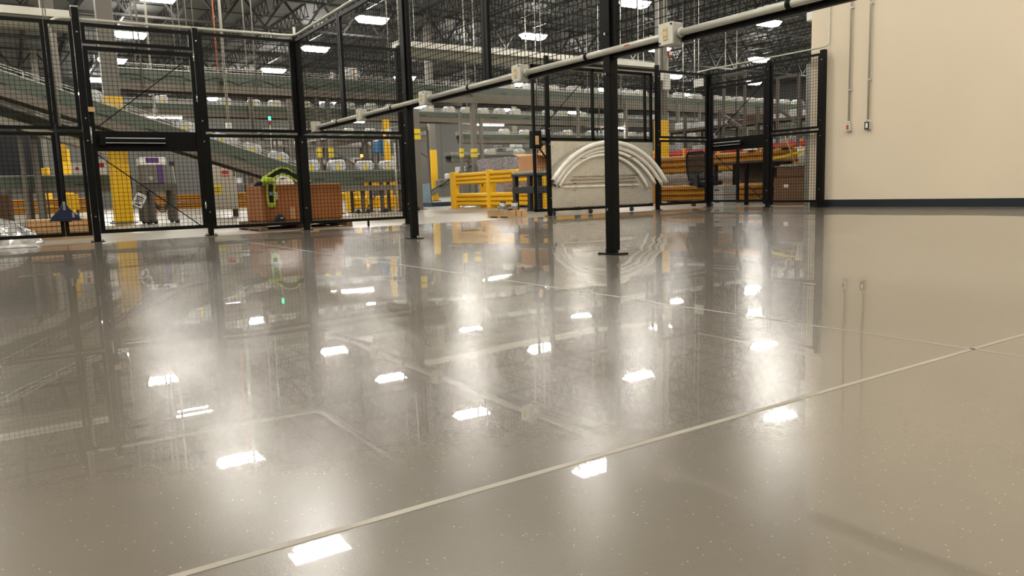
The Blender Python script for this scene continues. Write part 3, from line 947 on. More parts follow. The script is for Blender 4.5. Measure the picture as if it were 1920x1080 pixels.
bundles((4.34, 6.26, 7.20, 7.91, 8.95, 9.77, 10.56, 11.42, 12.22, 13.76, 14.69, 15.46, 16.24, 17.03, 17.81, 19.47, 20.26, 21.32, 23.54, 25.80), 26.35, 3.50, 'on the second tier conveyor', 'parcel bundles on the second tier conveyor')
bundles([q * 1.0385 for q in (17.46, 18.60, 19.70, 20.90, 21.89, 23.25, 24.01, 24.8, 26.16, 27.29, 28.45, 29.74, 30.60, 31.48, 32.43, 33.3, 34.14, 35.25, 36.39)], 27.35, 4.69, 'on the third tier conveyor', 'parcel bundles on the third tier conveyor', scale=(1.5, 1.2, 1.1))
bundles((10.11, 10.9, 12.12, 13.07, 13.80), 30.35, 3.0, 'on the far low conveyor under the middle rail', 'parcel bundles on the far low conveyor')
bundles((20.5, 21.7, 23.0, 24.4, 26.0, 27.3, 28.9, 30.2, 32.0, 33.5, 35.2), 31.35, 3.13, 'on the shoulder-high conveyor behind the right gate', 'parcel bundles behind the right gate', scale=(1.2, 1, 1.1))
bundles((21.5, 23.4, 25.2, 27.1, 29.3, 31.0, 33.2, 35.1, 37.4), 34.35, 2.33, 'on the lowest far conveyor behind the right gate', 'parcel bundles on the lowest far conveyor', scale=(1.5, 1, 1.2))

# high cream and olive beams bridging the hall
def bridge(x0, x1, label):
    t = thing('conveyor_bridge', label, 'beam', ((x0 + x1) / 2, 22.0, 4.6))
    build(MB().box(x0, x1, 22.0, 22.5, 5.02, 5.20), 'top_flange', 'offwhite', t)
    build(MB().box(x0, x1, 22.06, 22.44, 4.72, 5.02), 'web_panel', 'olive', t)
    for xx in (x0 + .6, (x0 + x1) / 2, x1 - .6):
        for yy in (22.1, 22.4):
            build(MB().bar((xx, yy, 5.2), (xx, yy, ZD), .02), 'hanger_rod', 'galv', t)
bridge(10.6, 21.6, 'cream and olive bridge beam high behind the diamond plate gate')
bridge(-6.0, 1.72, 'cream and olive bridge beam at the top left corner')

# copper pipe and perforated supports
tag(build(MB().tube([(5.33, 22.9, 3.6), (5.33, 22.9, ZD)], .022, 8), 'sprinkler_drop', 'copper', None, True), 'orange-red pipe dropping from the roof to the upper conveyor', 'pipe')
for px_, py_, z0, z1, w, lab in ((6.88, 25.5, 0, 4.0, .13, 'perforated grey steel post left of the fence corner'), (8.10, 25.4, 0, 4.1, .12, 'grey steel post with diagonal brace beside the fence corner'),
                                 (9.55, 19.05, 0, 2.75, .17, 'grey steel post with yellow band standing right of the left fence end'),
                                 (12.85, 22.3, 0, 3.1, .09, 'slim grey post with yellow band left of the guard rails'), (13.4, 22.4, 0, 3.4, .15, 'grey mezzanine post with yellow band behind the guard rails'),
                                 (0.62, 20.2, 0, 3.0, .13, 'brown-grey post in front of the left level conveyor'), (0.36, 20.15, 0, 2.3, .09, 'thin brown-grey post far left by the level conveyor'),
                                 (10.2, 22.4, 0, 2.80, .17, 'yellow painted post with small notices beside the left fence end'),
                                 (7.9, 22.2, 0, 3.5, .11, 'left one of two thin posts with yellow bands behind the low conveyor'), (8.25, 22.2, 0, 3.5, .11, 'right one of two thin posts with yellow bands behind the low conveyor'),
                                 (15.73, 25.7, 0, 3.3, .12, 'steel post holding the second tier conveyor behind the guard rails'), (20.6, 25.7, 0, 4.2, .12, 'steel post behind the left half of the diamond plate gate'),
                                 (23.3, 25.7, 0, 4.2, .14, 'steel post behind the right half of the diamond plate gate'), (26.57, 25.7, 0, 4.2, .14, 'steel post just right of the sleeved column by the sliding gate'),
                                 (28.05, 25.7, 0, 4.2, .11, 'pale steel post left of the right gate'), (31.5, 25.7, 0, 4.2, .12, 'steel post behind the right gate'), (35.0, 25.7, 0, 4.2, .12, 'steel post right of the right gate')):
    t = thing('support_post', lab, 'post', (px_, py_, 0), None)
    ym = 'yellow' if 'painted' in lab else 'column'
    build(MB().box(px_ - w / 2, px_ + w / 2, py_ - w / 2, py_ + w / 2, 0.01, z1), 'shaft', ym, t)
    build(MB().box(px_ - w, px_ + w, py_ - w, py_ + w, 0, 0.015), 'base_plate', 'column', t)
    if 'yellow band' in lab:
        zz = 1.93 if w == .17 else 1.62
        for k in range(2):
            build(MB().box(px_ - w / 2 - .01, px_ + w / 2 + .01, py_ - w / 2 - .01, py_ + w / 2 + .01, zz + .16 * k, zz + .16 * k + .125), 'band', 'labelyel', t)
    if 'perforated' in lab:
        for k in range(20):
            build(MB().box(px_ - .02, px_ + .02, py_ - w / 2 - .004, py_ - w / 2, 2.75 + k * .06, 2.78 + k * .06), 'hole', 'dark', t)
    if 'brace' in lab:
        build(MB().bar((px_ + .05, py_, 3.6), (px_ + .75, py_, 2.95), .07), 'brace', 'column', t)
    if 'notices' in lab:
        for k, mm in ((2.42, 'paper'), (2.25, 'print'), (2.08, 'paper')):
            build(MB().box(px_ - .06, px_ + .06, py_ - w / 2 - .006, py_ - w / 2, k, k + .1), 'notice', mm, t)

# trusses and incline lines far behind the low conveyor
def truss_incline(label, x0, z0, x1, z1, y, col='leg'):
    t = thing('inclined_conveyor', label, 'conveyor', ((x0 + x1) / 2, y, 0))
    build(slab(MB(), x0, z0, z0 + .16, x1, z1, z1 + .16, y, y + .06), 'side_channel', col, t)
    build(slab(MB(), x0, z0, z0 + .16, x1, z1, z1 + .16, y + .7, y + .76), 'side_channel', col, t)
    build(slab(MB(), x0, z0 + .04, z0 + .10, x1, z1 + .04, z1 + .10, y + .06, y + .7), 'belt', 'belt', t)
    build(slab(MB(), x0, z0 + .34, z0 + .38, x1, z1 + .34, z1 + .38, y, y + .03), 'guard_rail', 'galv', t)
    n = max(2, int(abs(x1 - x0) / 1.2))
    for i in range(n + 1):
        x = x0 + (x1 - x0) * i / n
        z = z0 + (z1 - z0) * i / n
        build(MB().bar((x, y + .03, z), (x, y + .03, 0.0), .07), 'leg', col, t)
        build(MB().bar((x, y, z), (x, y, z + .36), .025), 'rail_post', 'galv', t)
        if i < n and min(z, z0 + (z1 - z0) * (i + 1) / n) > 1.0:
            build(MB().bar((x, y + .03, z), (x + (x1 - x0) / n, y + .03, max(.3, z - .9)), .05), 'brace', col, t)
    return t
truss_incline('dark braced incline rising to the right behind the bundles on the low conveyor', 8.9, 2.05, 14.6, 3.0, 28.0)
ti = truss_incline('grey truss incline climbing right behind the yellow guard rails', 18.6, .15, 22.9, 2.45, 36.0, 'column')
ti2 = truss_incline('level run after the grey truss incline, above the guard rails', 22.96, 2.45, 29.0, 2.75, 36.0, 'column')
rnd = random.Random(11)
for n in range(14):
    x = 19.6 + n * .62
    z = (.15 + (x - 18.6) * .535 if x < 22.9 else 2.45 + (x - 22.9) * .05) + .15
    s = rnd.uniform(.16, .3)
    b = MB().box(x - s, x + s, 36.1, 36.6, z, z + rnd.uniform(.2, .42))
    tag(build(b, 'bagged_parcel', 'wrap' if n % 3 else 'grey', bevel=.05), 'grey-white bagged parcel, %s from the foot of the truss incline' % ORD[n], 'parcel', 'bagged parcels on the truss incline')

# machine with purple panel on a stand
t = thing('labelling_machine', 'grey cabinet machine with purple side on a steel stand behind the gate', 'machine', (2.55, 17.3, 0))
build(MB().box(2.36, 2.80, 17.3, 17.8, .84, 1.36), 'cabinet', 'grey', t, bevel=.015)
build(MB().box(2.66, 2.76, 17.288, 17.3, .86, 1.30), 'purple_panel', 'purple', t)
build(MB().box(2.34, 2.84, 17.28, 17.8, 1.22, 1.38), 'top_cover', 'paper', t, bevel=.02)
build(MB().box(2.45, 2.70, 17.27, 17.28, 1.27, 1.37), 'display', 'purple', t)
build(MB().tube([(2.52, 17.288, .95), (2.52, 17.30, .95)], .045, 12), 'dial', 'galv', t)
build(MB().box(2.31, 3.0, 17.2, 17.9, .69, .83), 'table_frame', 'leg', t)
for x in (2.36, 2.50, 2.92):
    for y in (17.24, 17.84):
        lg = build(MB().box(x - .045, x + .045, y - .045, y + .045, .06, .70), 'leg', 'leg', t)
        build(MB().tube([(x + .03, y - .02, .045), (x + .03, y + .02, .045)], .045, 10), 'caster', 'dark', lg, True)
for k in range(3):
    pts = [(2.45 + .45 * u, 17.22, .62 - (.28 + .05 * k) * math.sin(math.pi * u)) for u in [q / 8 for q in range(9)]]
    build(MB().tube(pts, .013, 5), 'hanging_cable', 'dark', t, True)
build(MB().tube([(2.98, 17.25, .80), (2.94, 17.25, 1.22)], .015, 6), 'sensor_stalk', 'galv', t)
build(MB().box(2.89, 2.98, 17.22, 17.28, 1.20, 1.29), 'sensor_head', 'dark', t)

# control cabinets
def cabinet(x0, x1, y, z0, z1, label, labels=True):
    t = thing('control_cabinet', label, 'cabinet', ((x0 + x1) / 2, y, 0))
    build(MB().box(x0, x1, y, y + .4, z0, z1), 'body', 'beigecab', t, bevel=.01)
    build(MB().box(x0 + .02, x1 - .02, y - .02, y, z0 + .02, z1 - .02), 'door', 'beigecab', t, bevel=.006)
    build(MB().box(x1 - .07, x1 - .04, y - .04, y - .02, z1 - .3, z1 - .12), 'handle', 'dark', t)
    if labels:
        build(MB().box(x0 + .05, x0 + .31, y - .026, y - .02, .62, .85), 'warning_label', 'labelyel', t)
        build(MB().box(x0 + .33, x0 + .50, y - .026, y - .02, z1 - .24, z1 - .14), 'warning_label', 'red', t)
        build(MB().box(x0 + .33, x0 + .50, y - .026, y - .02, z1 - .30, z1 - .27), 'warning_label', 'red', t)
        for k in range(3):
            build(MB().box(x0 + .09, x0 + .27, y - .029, y - .026, .66 + k * .05, .675 + k * .05), 'label_print', 'print', t)
    for xx in (x0 + .04, x1 - .04):
        for yy in (y + .04, y + .36):
            build(MB().box(xx - .03, xx + .03, yy - .03, yy + .03, 0, z0), 'leg', 'leg', t)
    return t
cabinet(4.42, 5.12, 20.9, .20, 1.36, 'beige control cabinet with yellow and red warning labels left of the cardboard box')
c2 = thing('control_box', 'small pale control box with red button above the left level conveyor', 'box', (1.45, 20.35, 1.14))
build(MB().box(1.32, 1.55, 20.5, 20.65, 1.145, 1.42), 'body', 'white', c2)
build(MB().tube([(1.43, 20.48, 1.29), (1.43, 20.5, 1.29)], .04, 10), 'button', 'red', c2)
c3 = thing('control_box', 'small pale control box with red label left of the yellow sleeved column', 'box', (2.0, 20.5, 1.14))
build(MB().box(1.83, 2.06, 20.5, 20.65, 1.145, 1.52), 'body', 'white', c3)
build(MB().box(1.87, 2.00, 20.49, 20.5, 1.32, 1.41), 'label_plate', 'red', c3)
mo = thing('conveyor_motor', 'dark motor block with cables right of the control cabinet', 'motor', (5.7, 18.0, .7))
build(MB().box(5.35, 5.75, 18.02, 18.16, .74, .98), 'gearbox', 'dark', mo, bevel=.02)
build(MB().tube([(5.75, 18.08, .86), (6.0, 18.08, .86)], .09, 12), 'motor_body', 'grey', mo, True)
for k in range(5):
    pts = [(5.1 + .16 * k, 18.05, 1.0), (5.1 + .15 * k, 18.02, .7), (5.25 + .1 * k, 18.02, .38 + .05 * k), (5.55 + .05 * k, 18.05, .5), (5.6 + .05 * k, 18.06, .75)]
    build(MB().tube(smooth_path(pts, 4, .2), .013, 5), 'cable', 'dark', mo, True)

# ------------------------------------------------------------------ yellow guard rails
def guard_rail(label, x, ys, zr, paint='yellow', group=None, axis='y', post_h=1.04, name='guard_rail'):
    """corrugated double rails between square posts, running along Y at x (or along X at y=x)"""
    t = thing(name, label, 'guard rail', (x, (ys[0] + ys[-1]) / 2, 0) if axis == 'y' else ((ys[0] + ys[-1]) / 2, x, 0), group)
    def prof(z0, z1):
        h = (z1 - z0) / 3
        pts = []
        for k in range(3):
            b0 = z0 + k * h
            pts += [(0.02, b0 + .004), (-.045, b0 + h * .25), (-.045, b0 + h * .72), (0.02, b0 + h - .004)]
        return pts + [(0.035, z1), (0.035, z0)]
    for a, c in zip(ys[:-1], ys[1:]):
        lo, hi = min(a, c) + .05, max(a, c) - .05
        for z0, z1 in zr:
            p = [(x + q[0], q[1]) for q in prof(z0, z1)]
            b = MB()
            if axis == 'y':
                b.prism_y(p, lo, hi)
            else:
                b.prism_x(p, lo, hi)
            build(b, 'corrugated_rail', paint, t)
    for s in ys:
        b = MB()
        if axis == 'y':
            b.box(x - .075, x + .075, s - .075, s + .075, 0.015, post_h)
        else:
            b.box(s - .075, s + .075, x - .075, x + .075, 0.015, post_h)
        build(b, 'post', paint, t, bevel=.012)
        b = MB()
        if axis == 'y':
            b.box(x - .14, x + .14, s - .14, s + .14, 0, .015)
        else:
            b.box(s - .14, s + .14, x - .14, x + .14, 0, .015)
        build(b, 'base_plate', paint, t)
    return t
RZ = ((.06, .42), (.67, 1.0))
guard_rail('bright yellow double guard rail with three posts left of the dark work cart', 11.0, (19.5, 17.62, 15.45), RZ)
guard_rail('yellow guard rail end standing behind the dark work cart', 15.2, (11.12, 13.2), RZ, axis='x')
guard_rail('yellow guard rail return at the left end of the bright guard rail', 19.75, (11.06, 13.0), RZ, axis='x')
guard_rail('yellow guard rail seen between the legs of the low conveyor', 21.4, (8.42, 9.05, 10.1), ((.06, .42), (.62, .93)), axis='x', post_h=.97)
guard_rail('small yellow guard rail left of the one between the low conveyor legs', 29.2, (9.7, 11.9), ((.3, .6), (.75, 1.1)), axis='x', post_h=1.2)
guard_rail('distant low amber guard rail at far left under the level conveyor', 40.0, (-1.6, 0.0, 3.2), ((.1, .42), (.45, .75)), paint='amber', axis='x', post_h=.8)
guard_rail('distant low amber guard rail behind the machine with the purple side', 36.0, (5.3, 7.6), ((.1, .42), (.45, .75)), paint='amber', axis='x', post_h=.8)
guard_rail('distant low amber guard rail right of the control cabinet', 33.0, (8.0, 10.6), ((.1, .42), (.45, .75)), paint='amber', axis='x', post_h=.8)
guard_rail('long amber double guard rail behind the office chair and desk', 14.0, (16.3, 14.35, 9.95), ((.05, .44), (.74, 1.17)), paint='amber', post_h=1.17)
yb = thing('yellow_bin', 'yellow bin on short legs behind the blue squeegee at far left', 'bin', (1.25, 20.0, 0))
build(MB().box(1.14, 1.36, 19.9, 20.2, .34, .70), 'bin_body', 'yellow', yb, bevel=.02)
for q in (1.17, 1.33):
    build(MB().box(q - .02, q + .02, 20.03, 20.07, 0, .34), 'leg', 'leg', yb)
ys_ = thing('yellow_sign', 'plain yellow placard above the left level conveyor', 'sign', (1.3, 24.0, 1.4))
build(MB().box(1.16, 1.47, 24.0, 24.02, 1.62, 2.09), 'face', 'yellow', ys_)
build(MB().bar((1.31, 24.03, 0), (1.31, 24.03, 1.65), .04), 'stem', 'leg', ys_)
ys_ = thing('yellow_sign', 'smaller plain yellow placard low behind the left level conveyor', 'sign', (1.0, 24.0, 1.2))
build(MB().box(.80, .94, 23.0, 23.02, 1.22, 1.42), 'face', 'yellow', ys_)
build(MB().bar((.87, 23.03, 0), (.87, 23.03, 1.25), .03), 'stem', 'leg', ys_)

dc = thing('dark_panel', 'dark blue-grey panel added behind the left level conveyor', 'panel', (-1.0, 24.6, 0))  # blue-grey sheet added to fill the dark background here
build(MB().box(-3.4, .92, 24.6, 24.66, 1.2, 2.55), 'dark_sheet', 'guard', dc)
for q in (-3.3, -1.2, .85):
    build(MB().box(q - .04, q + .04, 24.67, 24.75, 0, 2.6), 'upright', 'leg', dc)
# goods behind the bright guard rail
def wrapped_pallet(x0, x1, y0, y1, h, label, m='wrapdark', pal='navypallet', card=True, base=0.13):
    t = thing('wrapped_pallet', label, 'pallet', ((x0 + x1) / 2, (y0 + y1) / 2, 0))
    b = MB()
    nx = 5
    rr = random.Random(int(x0 * 10))
    ring0, lev = [], [base, base + h * .33, base + h * .66, base + h]
    prof = []
    per = []
    for k in range(nx):
        per.append((x0 + (x1 - x0) * k / nx, y0))
    for k in range(nx):
        per.append((x1, y0 + (y1 - y0) * k / nx))
    for k in range(nx):
        per.append((x1 - (x1 - x0) * k / nx, y1))
    for k in range(nx):
        per.append((x0, y1 - (y1 - y0) * k / nx))
    vs = []
    cx, cy = (x0 + x1) / 2, (y0 + y1) / 2
    for z in lev:
        for (a, c) in per:
            s = rr.uniform(.95, 1.02)
            vs.append((cx + (a - cx) * s, cy + (c - cy) * s, z if z < lev[-1] else z + rr.uniform(-.03, .05)))
    n = len(per)
    fs = []
    for i in range(len(lev) - 1):
        for k in range(n):
            fs.append((i * n + k, i * n + (k + 1) % n, (i + 1) * n + (k + 1) % n, (i + 1) * n + k))
    fs += [tuple(range(n - 1, -1, -1)), tuple(range((len(lev) - 1) * n, len(lev) * n))]
    b.add(vs, fs)
    build(b, 'wrapped_load', m, t)
    for k in range(3):
        yy = y0 + (y1 - y0) * (k + .5) / 3
        build(MB().box(x0, x1, yy - .06, yy + .06, 0, base - .025), 'pallet_runner', pal, t)
    build(MB().box(x0, x1, y0, y1, base - .025, base), 'pallet_deck', pal, t)
    if card:
        build(MB().box(x0 - .012, x0 - .006, cy - .12, cy + .14, base + h * .25, base + h * .62), 'paper_card', 'paper', t)
    return t
wrapped_pallet(13.2, 14.2, 20.2, 21.9, 1.36, 'tall pallet of pinkish wrapped goods behind the left half of the guard rail')
wrapped_pallet(12.3, 13.3, 17.9, 18.9, .95, 'medium pallet of wrapped goods with white card behind the guard rail middle')
wrapped_pallet(11.6, 12.6, 16.6, 17.6, .72, 'low grey wrapped pallet with white paper seen between the guard rails')
wrapped_pallet(11.7, 12.3, 23.6, 24.4, .62, 'pale blue wrapped stack on a navy pallet left of the sleeved column', m='bluepale', card=False)
bx = thing('large_sack', 'grey-white bulging sack on a wooden pallet between the truss incline and guard rail', 'sack', (16.2, 22.6, 0))
build(MB().box(15.7, 16.7, 22.0, 23.2, .12, 1.45), 'body', 'boxgrey', bx, bevel=.12)
build(MB().box(15.7, 16.7, 22.0, 23.2, 0, .12), 'pallet_deck', 'wood', bx)
tag(build(MB().box(11.75, 12.75, 22.5, 23.3, 0.0, .14), 'plastic_pallet', 'navypallet', bevel=.01), 'empty navy blue plastic pallet on the floor left of the sleeved column', 'pallet')
yc = thing('yellow_cabinet', 'small yellow cabinet seen through the gap of the bright guard rail', 'cabinet', (11.5, 18.65, 0))
build(MB().box(11.35, 11.7, 18.4, 18.75, 0, .78), 'body', 'yellow', yc, bevel=.01)
build(MB().box(11.34, 11.35, 18.55, 18.6, .6, .68), 'lock', 'dark', yc)
bh = thing('blue_hopper', 'blue plastic hopper on a steel stand left of the yellow painted post', 'hopper', (10.88, 24.2, 0))
build(MB().box(10.62, 11.14, 24.0, 24.5, 1.86, 2.30), 'hopper_bin', 'blue', bh, bevel=.03)
for q in (10.68, 11.08):
    build(MB().box(q - .03, q + .03, 24.22, 24.28, 0, 1.87), 'leg', 'leg', bh)

# dark work cart with open box
CX = 9.35
t = thing('work_cart', 'charcoal two-shelf work cart in front of the yellow guard rail', 'cart', (CX, 13.4, 0))
build(MB().box(CX, CX + .75, 12.55, 14.05, .80, .855), 'top_shelf', 'galv', t, bevel=.008)
build(MB().box(CX - .01, CX + .76, 12.53, 14.07, .755, .80), 'top_lip', 'cart', t, bevel=.008)
build(MB().box(CX, CX + .75, 12.55, 14.05, .38, .53), 'lower_shelf', 'cart', t, bevel=.01)
for x in (CX + .05, CX + .70):
    for y in (12.62, 13.42, 13.98) if x < CX + .3 else (12.62, 13.98):
        lg = build(MB().box(x - .045, x + .045, y - .05, y + .05, .02, .76), 'leg', 'cart', t)
        build(MB().box(x - .06, x + .06, y - .065, y + .065, 0, .03), 'foot', 'dark', lg)
t = thing('open_carton', 'brown open cardboard box with raised flaps on the work cart', 'box', (CX + .3, 13.2, .855))
z0 = .857
build(MB().box(CX + .08, CX + .58, 13.21, 13.88, z0, z0 + .33), 'carton_body', 'midcarton', t)
build(MB().hexa([(CX + .08, 13.88, z0 + .33), (CX + .58, 13.88, z0 + .33), (CX + .58, 13.89, z0 + .33), (CX + .08, 13.89, z0 + .33), (CX + .08, 14.12, z0 + .40), (CX + .58, 14.12, z0 + .40), (CX + .58, 14.13, z0 + .40), (CX + .08, 14.13, z0 + .40)]), 'flap', 'cartontan', t)
build(MB().hexa([(CX + .08, 13.21, z0 + .33), (CX + .58, 13.21, z0 + .33), (CX + .58, 13.20, z0 + .33), (CX + .08, 13.20, z0 + .33), (CX + .08, 12.88, z0 + .28), (CX + .58, 12.88, z0 + .28), (CX + .58, 12.87, z0 + .30), (CX + .08, 12.87, z0 + .30)]), 'flap', 'cartontan', t)
build(MB().hexa([(CX + .58, 13.21, z0 + .33), (CX + .59, 13.21, z0 + .33), (CX + .59, 13.88, z0 + .33), (CX + .58, 13.88, z0 + .33), (CX + .70, 13.21, z0 + .56), (CX + .71, 13.21, z0 + .56), (CX + .71, 13.88, z0 + .56), (CX + .70, 13.88, z0 + .56)]), 'flap', 'cartontan', t)
tt = thing('tool_case', 'dark case with hose lying on the right end of the work cart', 'case', (CX + .3, 12.75, .857))
build(MB().box(CX + .1, CX + .5, 12.58, 12.9, .857, .93), 'case_body', 'cart', tt, bevel=.02)
build(MB().tube(smooth_path([(CX + .12, 12.6, .95), (CX + .2, 12.75, 1.02), (CX + .35, 12.88, .95)], 5, .08), .02, 6), 'hose', 'dark', tt, True)

# wooden pallet with hardware by the sliding gate
def pallet(x0, x1, y0, y1, label, m, h=.125, slat_axis='x', nsl=7):
    t = thing('wooden_pallet', label, 'pallet', ((x0 + x1) / 2, (y0 + y1) / 2, 0))
    if slat_axis == 'x':
        for k in range(3):
            y = y0 + .05 + (y1 - y0 - .1) * k / 2
            build(MB().box(x0, x1, y - .045, y + .045, .018, h - .02), 'stringer', m, t)
        for k in range(nsl):
            x = x0 + .05 + (x1 - x0 - .1) * k / (nsl - 1)
            build(MB().box(x - .048, x + .048, y0, y1, h - .02, h), 'slat', m, t)
        for k in range(3):
            x = x0 + .05 + (x1 - x0 - .1) * k / 2
            build(MB().box(x - .048, x + .048, y0, y1, 0, .018), 'slat', m, t)
    else:
        for k in range(3):
            x = x0 + .05 + (x1 - x0 - .1) * k / 2
            build(MB().box(x - .045, x + .045, y0, y1, .018, h - .02), 'stringer', m, t)
        for k in range(nsl):
            y = y0 + .05 + (y1 - y0 - .1) * k / (nsl - 1)
            build(MB().box(x0, x1, y - .048, y + .048, h - .02, h), 'slat', m, t)
        for k in range(3):
            y = y0 + .05 + (y1 - y0 - .1) * k / 2
            build(MB().box(x0, x1, y - .048, y + .048, 0, .018), 'slat', m, t)
    return t
pallet(6.98, 7.30, 10.55, 11.30, 'small tan wooden pallet with metal hardware beside the sliding gate', 'wood', .125, 'y', 6)
for yy, lab in ((11.0, 'left grey metal canister on the small tan pallet'), (10.64, 'right grey metal canister on the small tan pallet')):
    t = thing('metal_canister', lab, 'canister', (7.12, yy, .126))
    build(MB().tube([(7.12, yy, .126), (7.12, yy, .25)], .055, 14), 'can_body', 'galv', t, True)
    build(MB().tube([(7.12, yy, .25), (7.12, yy, .275)], .05, 14), 'can_lid', 'dark', t, True)
hb = thing('hardware_bag', 'clear plastic bag of metal fittings on the small tan pallet', 'bag', (7.1, 10.82, .126))
b = MB()
for k in range(7):
    x, y = 7.02 + .03 * (k % 3), 10.70 + .045 * k
    b.box(x, x + .09, y, y + .05, .127, .15 + .012 * (k % 4))
build(b, 'fittings', 'galv', hb)
build(MB().box(7.0, 7.2, 10.70, 10.95, .127, .145), 'bag_film', 'clearwrap', hb)
tag(build(MB().tube([(7.2, 11.1, .16), (7.16, 10.8, .16), (7.2, 11.26, .15)], .018, 8), 'short_pipe', 'galv', None, True), 'short grey pipe lying at the left end of the small pallet', 'pipe')

# ------------------------------------------------------------------ cardboard gaylord on pallet behind the left fence
pallet(2.92, 4.28, 10.78, 12.0, 'weathered dark wooden pallet under the big cardboard box', 'woodold', .115, 'y', 8)
t = thing('gaylord_box', 'large brown cardboard box standing on a dark pallet behind the fence', 'box', (3.65, 11.6, .115))
build(MB().box(3.06, 4.26, 11.12, 12.0, .118, .655), 'carton_body', 'carton', t, bevel=.02)
build(MB().box(3.215, 3.285, 11.112, 11.12, .44, .545), 'paper_label', 'paper', t)
build(MB().box(3.46, 3.525, 11.114, 11.12, .15, .32), 'tape_patch', 'cartontan', t)
for k in range(3):
    build(MB().box(3.225, 3.27, 11.109, 11.112, .46 + .025 * k, .468 + .025 * k), 'label_print', 'print', t)
pp = thing('paper_stack', 'white papers propped on top of the big cardboard box', 'papers', (3.5, 11.4, .655))
build(MB().hexa([(3.30, 11.35, .657), (3.62, 11.32, .657), (3.62, 11.6, .657), (3.30, 11.6, .657), (3.36, 11.42, .80), (3.56, 11.40, .80), (3.56, 11.56, .78), (3.36, 11.56, .78)]), 'folded_sheet', 'paper', pp)
build(MB().box(3.42, 3.5, 11.372, 11.38, .745, .755), 'sheet_print', 'print', pp)
h = thing('safety_harness', 'lime and black webbing harness draped over the big cardboard box', 'harness', (3.4, 11.1, .66))
arch = [(3.12, .72), (3.20, .76), (3.29, .82), (3.38, .865), (3.46, .855), (3.56, .77), (3.68, .69), (3.80, .655)]
def offs(pts, d):
    out = []
    for i, p in enumerate(pts):
        a, c = Vector(pts[max(i - 1, 0)]), Vector(pts[min(i + 1, len(pts) - 1)])
        dd = (c - a).normalized()
        out.append((p[0] - dd.y * d, p[1] + dd.x * d))
    return out
build(MB().ribbon(arch, .075, 11.16, 11.19), 'webbing', 'blackcloth', h)
build(MB().ribbon(offs(arch, .036), .022, 11.15, 11.20), 'edge_band', 'lime', h)
inner = [(3.26, .69), (3.30, .76), (3.38, .80), (3.48, .775), (3.60, .70), (3.80, .635)]
build(MB().ribbon(inner, .026, 11.14, 11.19), 'edge_band', 'lime', h)
build(MB().ribbon([(3.52, .80), (3.60, .76), (3.70, .715), (3.76, .68)], .06, 11.11, 11.16), 'strap', 'blackcloth', h)
build(MB().tube([(3.03, 11.12, .67), (3.08, 11.12, .70), (3.14, 11.12, .71), (3.22, 11.12, .705), (3.26, 11.12, .70)], [.012, .04, .056, .052, .03], 12), 'padded_roll', 'lime', h, True)
build(MB().tube([(2.96, 11.1, .645), (3.01, 11.1, .665), (3.05, 11.12, .68)], [.012, .03, .042], 10), 'dark_end', 'blackcloth', h, True)
loop = [(3.175, .655), (3.165, .58), (3.165, .45), (3.175, .365), (3.215, .335), (3.255, .365), (3.265, .45), (3.265, .58), (3.29, .67)]
loop = [(x - .03, z) for x, z in loop]
build(MB().ribbon(loop, .026, 11.085, 11.10), 'hanging_loop', 'lime', h)
build(MB().box(3.155, 3.215, 11.09, 11.105, .40, .655), 'loop_lining', 'blackcloth', h)
build(MB().box(3.135, 3.235, 11.08, 11.09, .50, .55), 'reflective_band', 'galv', h)
build(MB().box(3.135, 3.24, 11.080, 11.11, .33, .39), 'loop_end', 'lime', h, bevel=.015)
cp = thing('black_cap', 'black cap lying on the pallet before the big cardboard box', 'cap', (3.22, 10.95, .116))
b = MB()
ring = []
for i in range(5):
    a = i / 4 * math.pi / 2
    for k in range(12):
        q = 2 * math.pi * k / 12
        ring.append((3.25 + .085 * math.cos(a) * math.cos(q), 10.95 + .075 * math.cos(a) * math.sin(q), .118 + .115 * math.sin(a)))
fs = [(i * 12 + k, i * 12 + (k + 1) % 12, (i + 1) * 12 + (k + 1) % 12, (i + 1) * 12 + k) for i in range(4) for k in range(12)]
b.add(ring, fs)
build(b, 'crown', 'blackcloth', cp, True)
build(MB().hexa([(3.08, 10.90, .118), (3.20, 10.88, .118), (3.20, 11.02, .118), (3.08, 11.0, .118), (3.08, 10.90, .126), (3.20, 10.88, .14), (3.20, 11.02, .14), (3.08, 11.0, .126)]), 'visor', 'blackcloth', cp)
build(MB().box(3.24, 3.27, 10.872, 10.88, .165, .18), 'badge', 'paper', cp)

# ------------------------------------------------------------------ far left clutter behind the fence
sq = thing('floor_squeegee', 'dark blue wide floor squeegee head standing by the left fence', 'squeegee', (.55, 10.36, .28))
b = MB().prism_y([(.40, .285), (.70, .285), (.70, .31), (.60, .42), (.56, .50), (.54, .50), (.50, .42), (.40, .31)], 10.335, 10.375)
build(b, 'squeegee_head', 'navy', sq, bevel=.006)
build(MB().box(.385, .715, 10.345, 10.365, .272, .29), 'rubber_blade', 'dark', sq)
build(MB().tube([(.55, 10.36, .40), (.545, 10.36, 1.40)], .014, 8), 'handle', 'blackcloth', sq, True)
build(MB().box(.535, .56, 10.325, 10.335, .40, .50), 'clamp', 'galv', sq)
build(MB().box(.62, .645, 10.325, 10.335, .31, .37), 'clamp', 'galv', sq)
build(MB().box(.49, .61, 10.34, 10.384, .258, .271), 'rest_bracket', 'black', f1)
tb = thing('flat_carton', 'long low tan cardboard box behind the left end of the fence', 'box', (.6, 12.3, 0))
build(MB().box(.20, 1.0, 12.0, 12.7, .09, .27), 'carton_body', 'cartontan', tb, bevel=.008)
build(MB().box(.20, 1.0, 11.99, 12.0, .17, .185), 'seam', 'carton', tb)
build(MB().box(.25, .95, 12.05, 12.65, 0, .09), 'skid', 'wood', tb)
build(MB().box(.62, .64, 11.985, 12.0, .10, .26), 'strap', 'carton', tb)
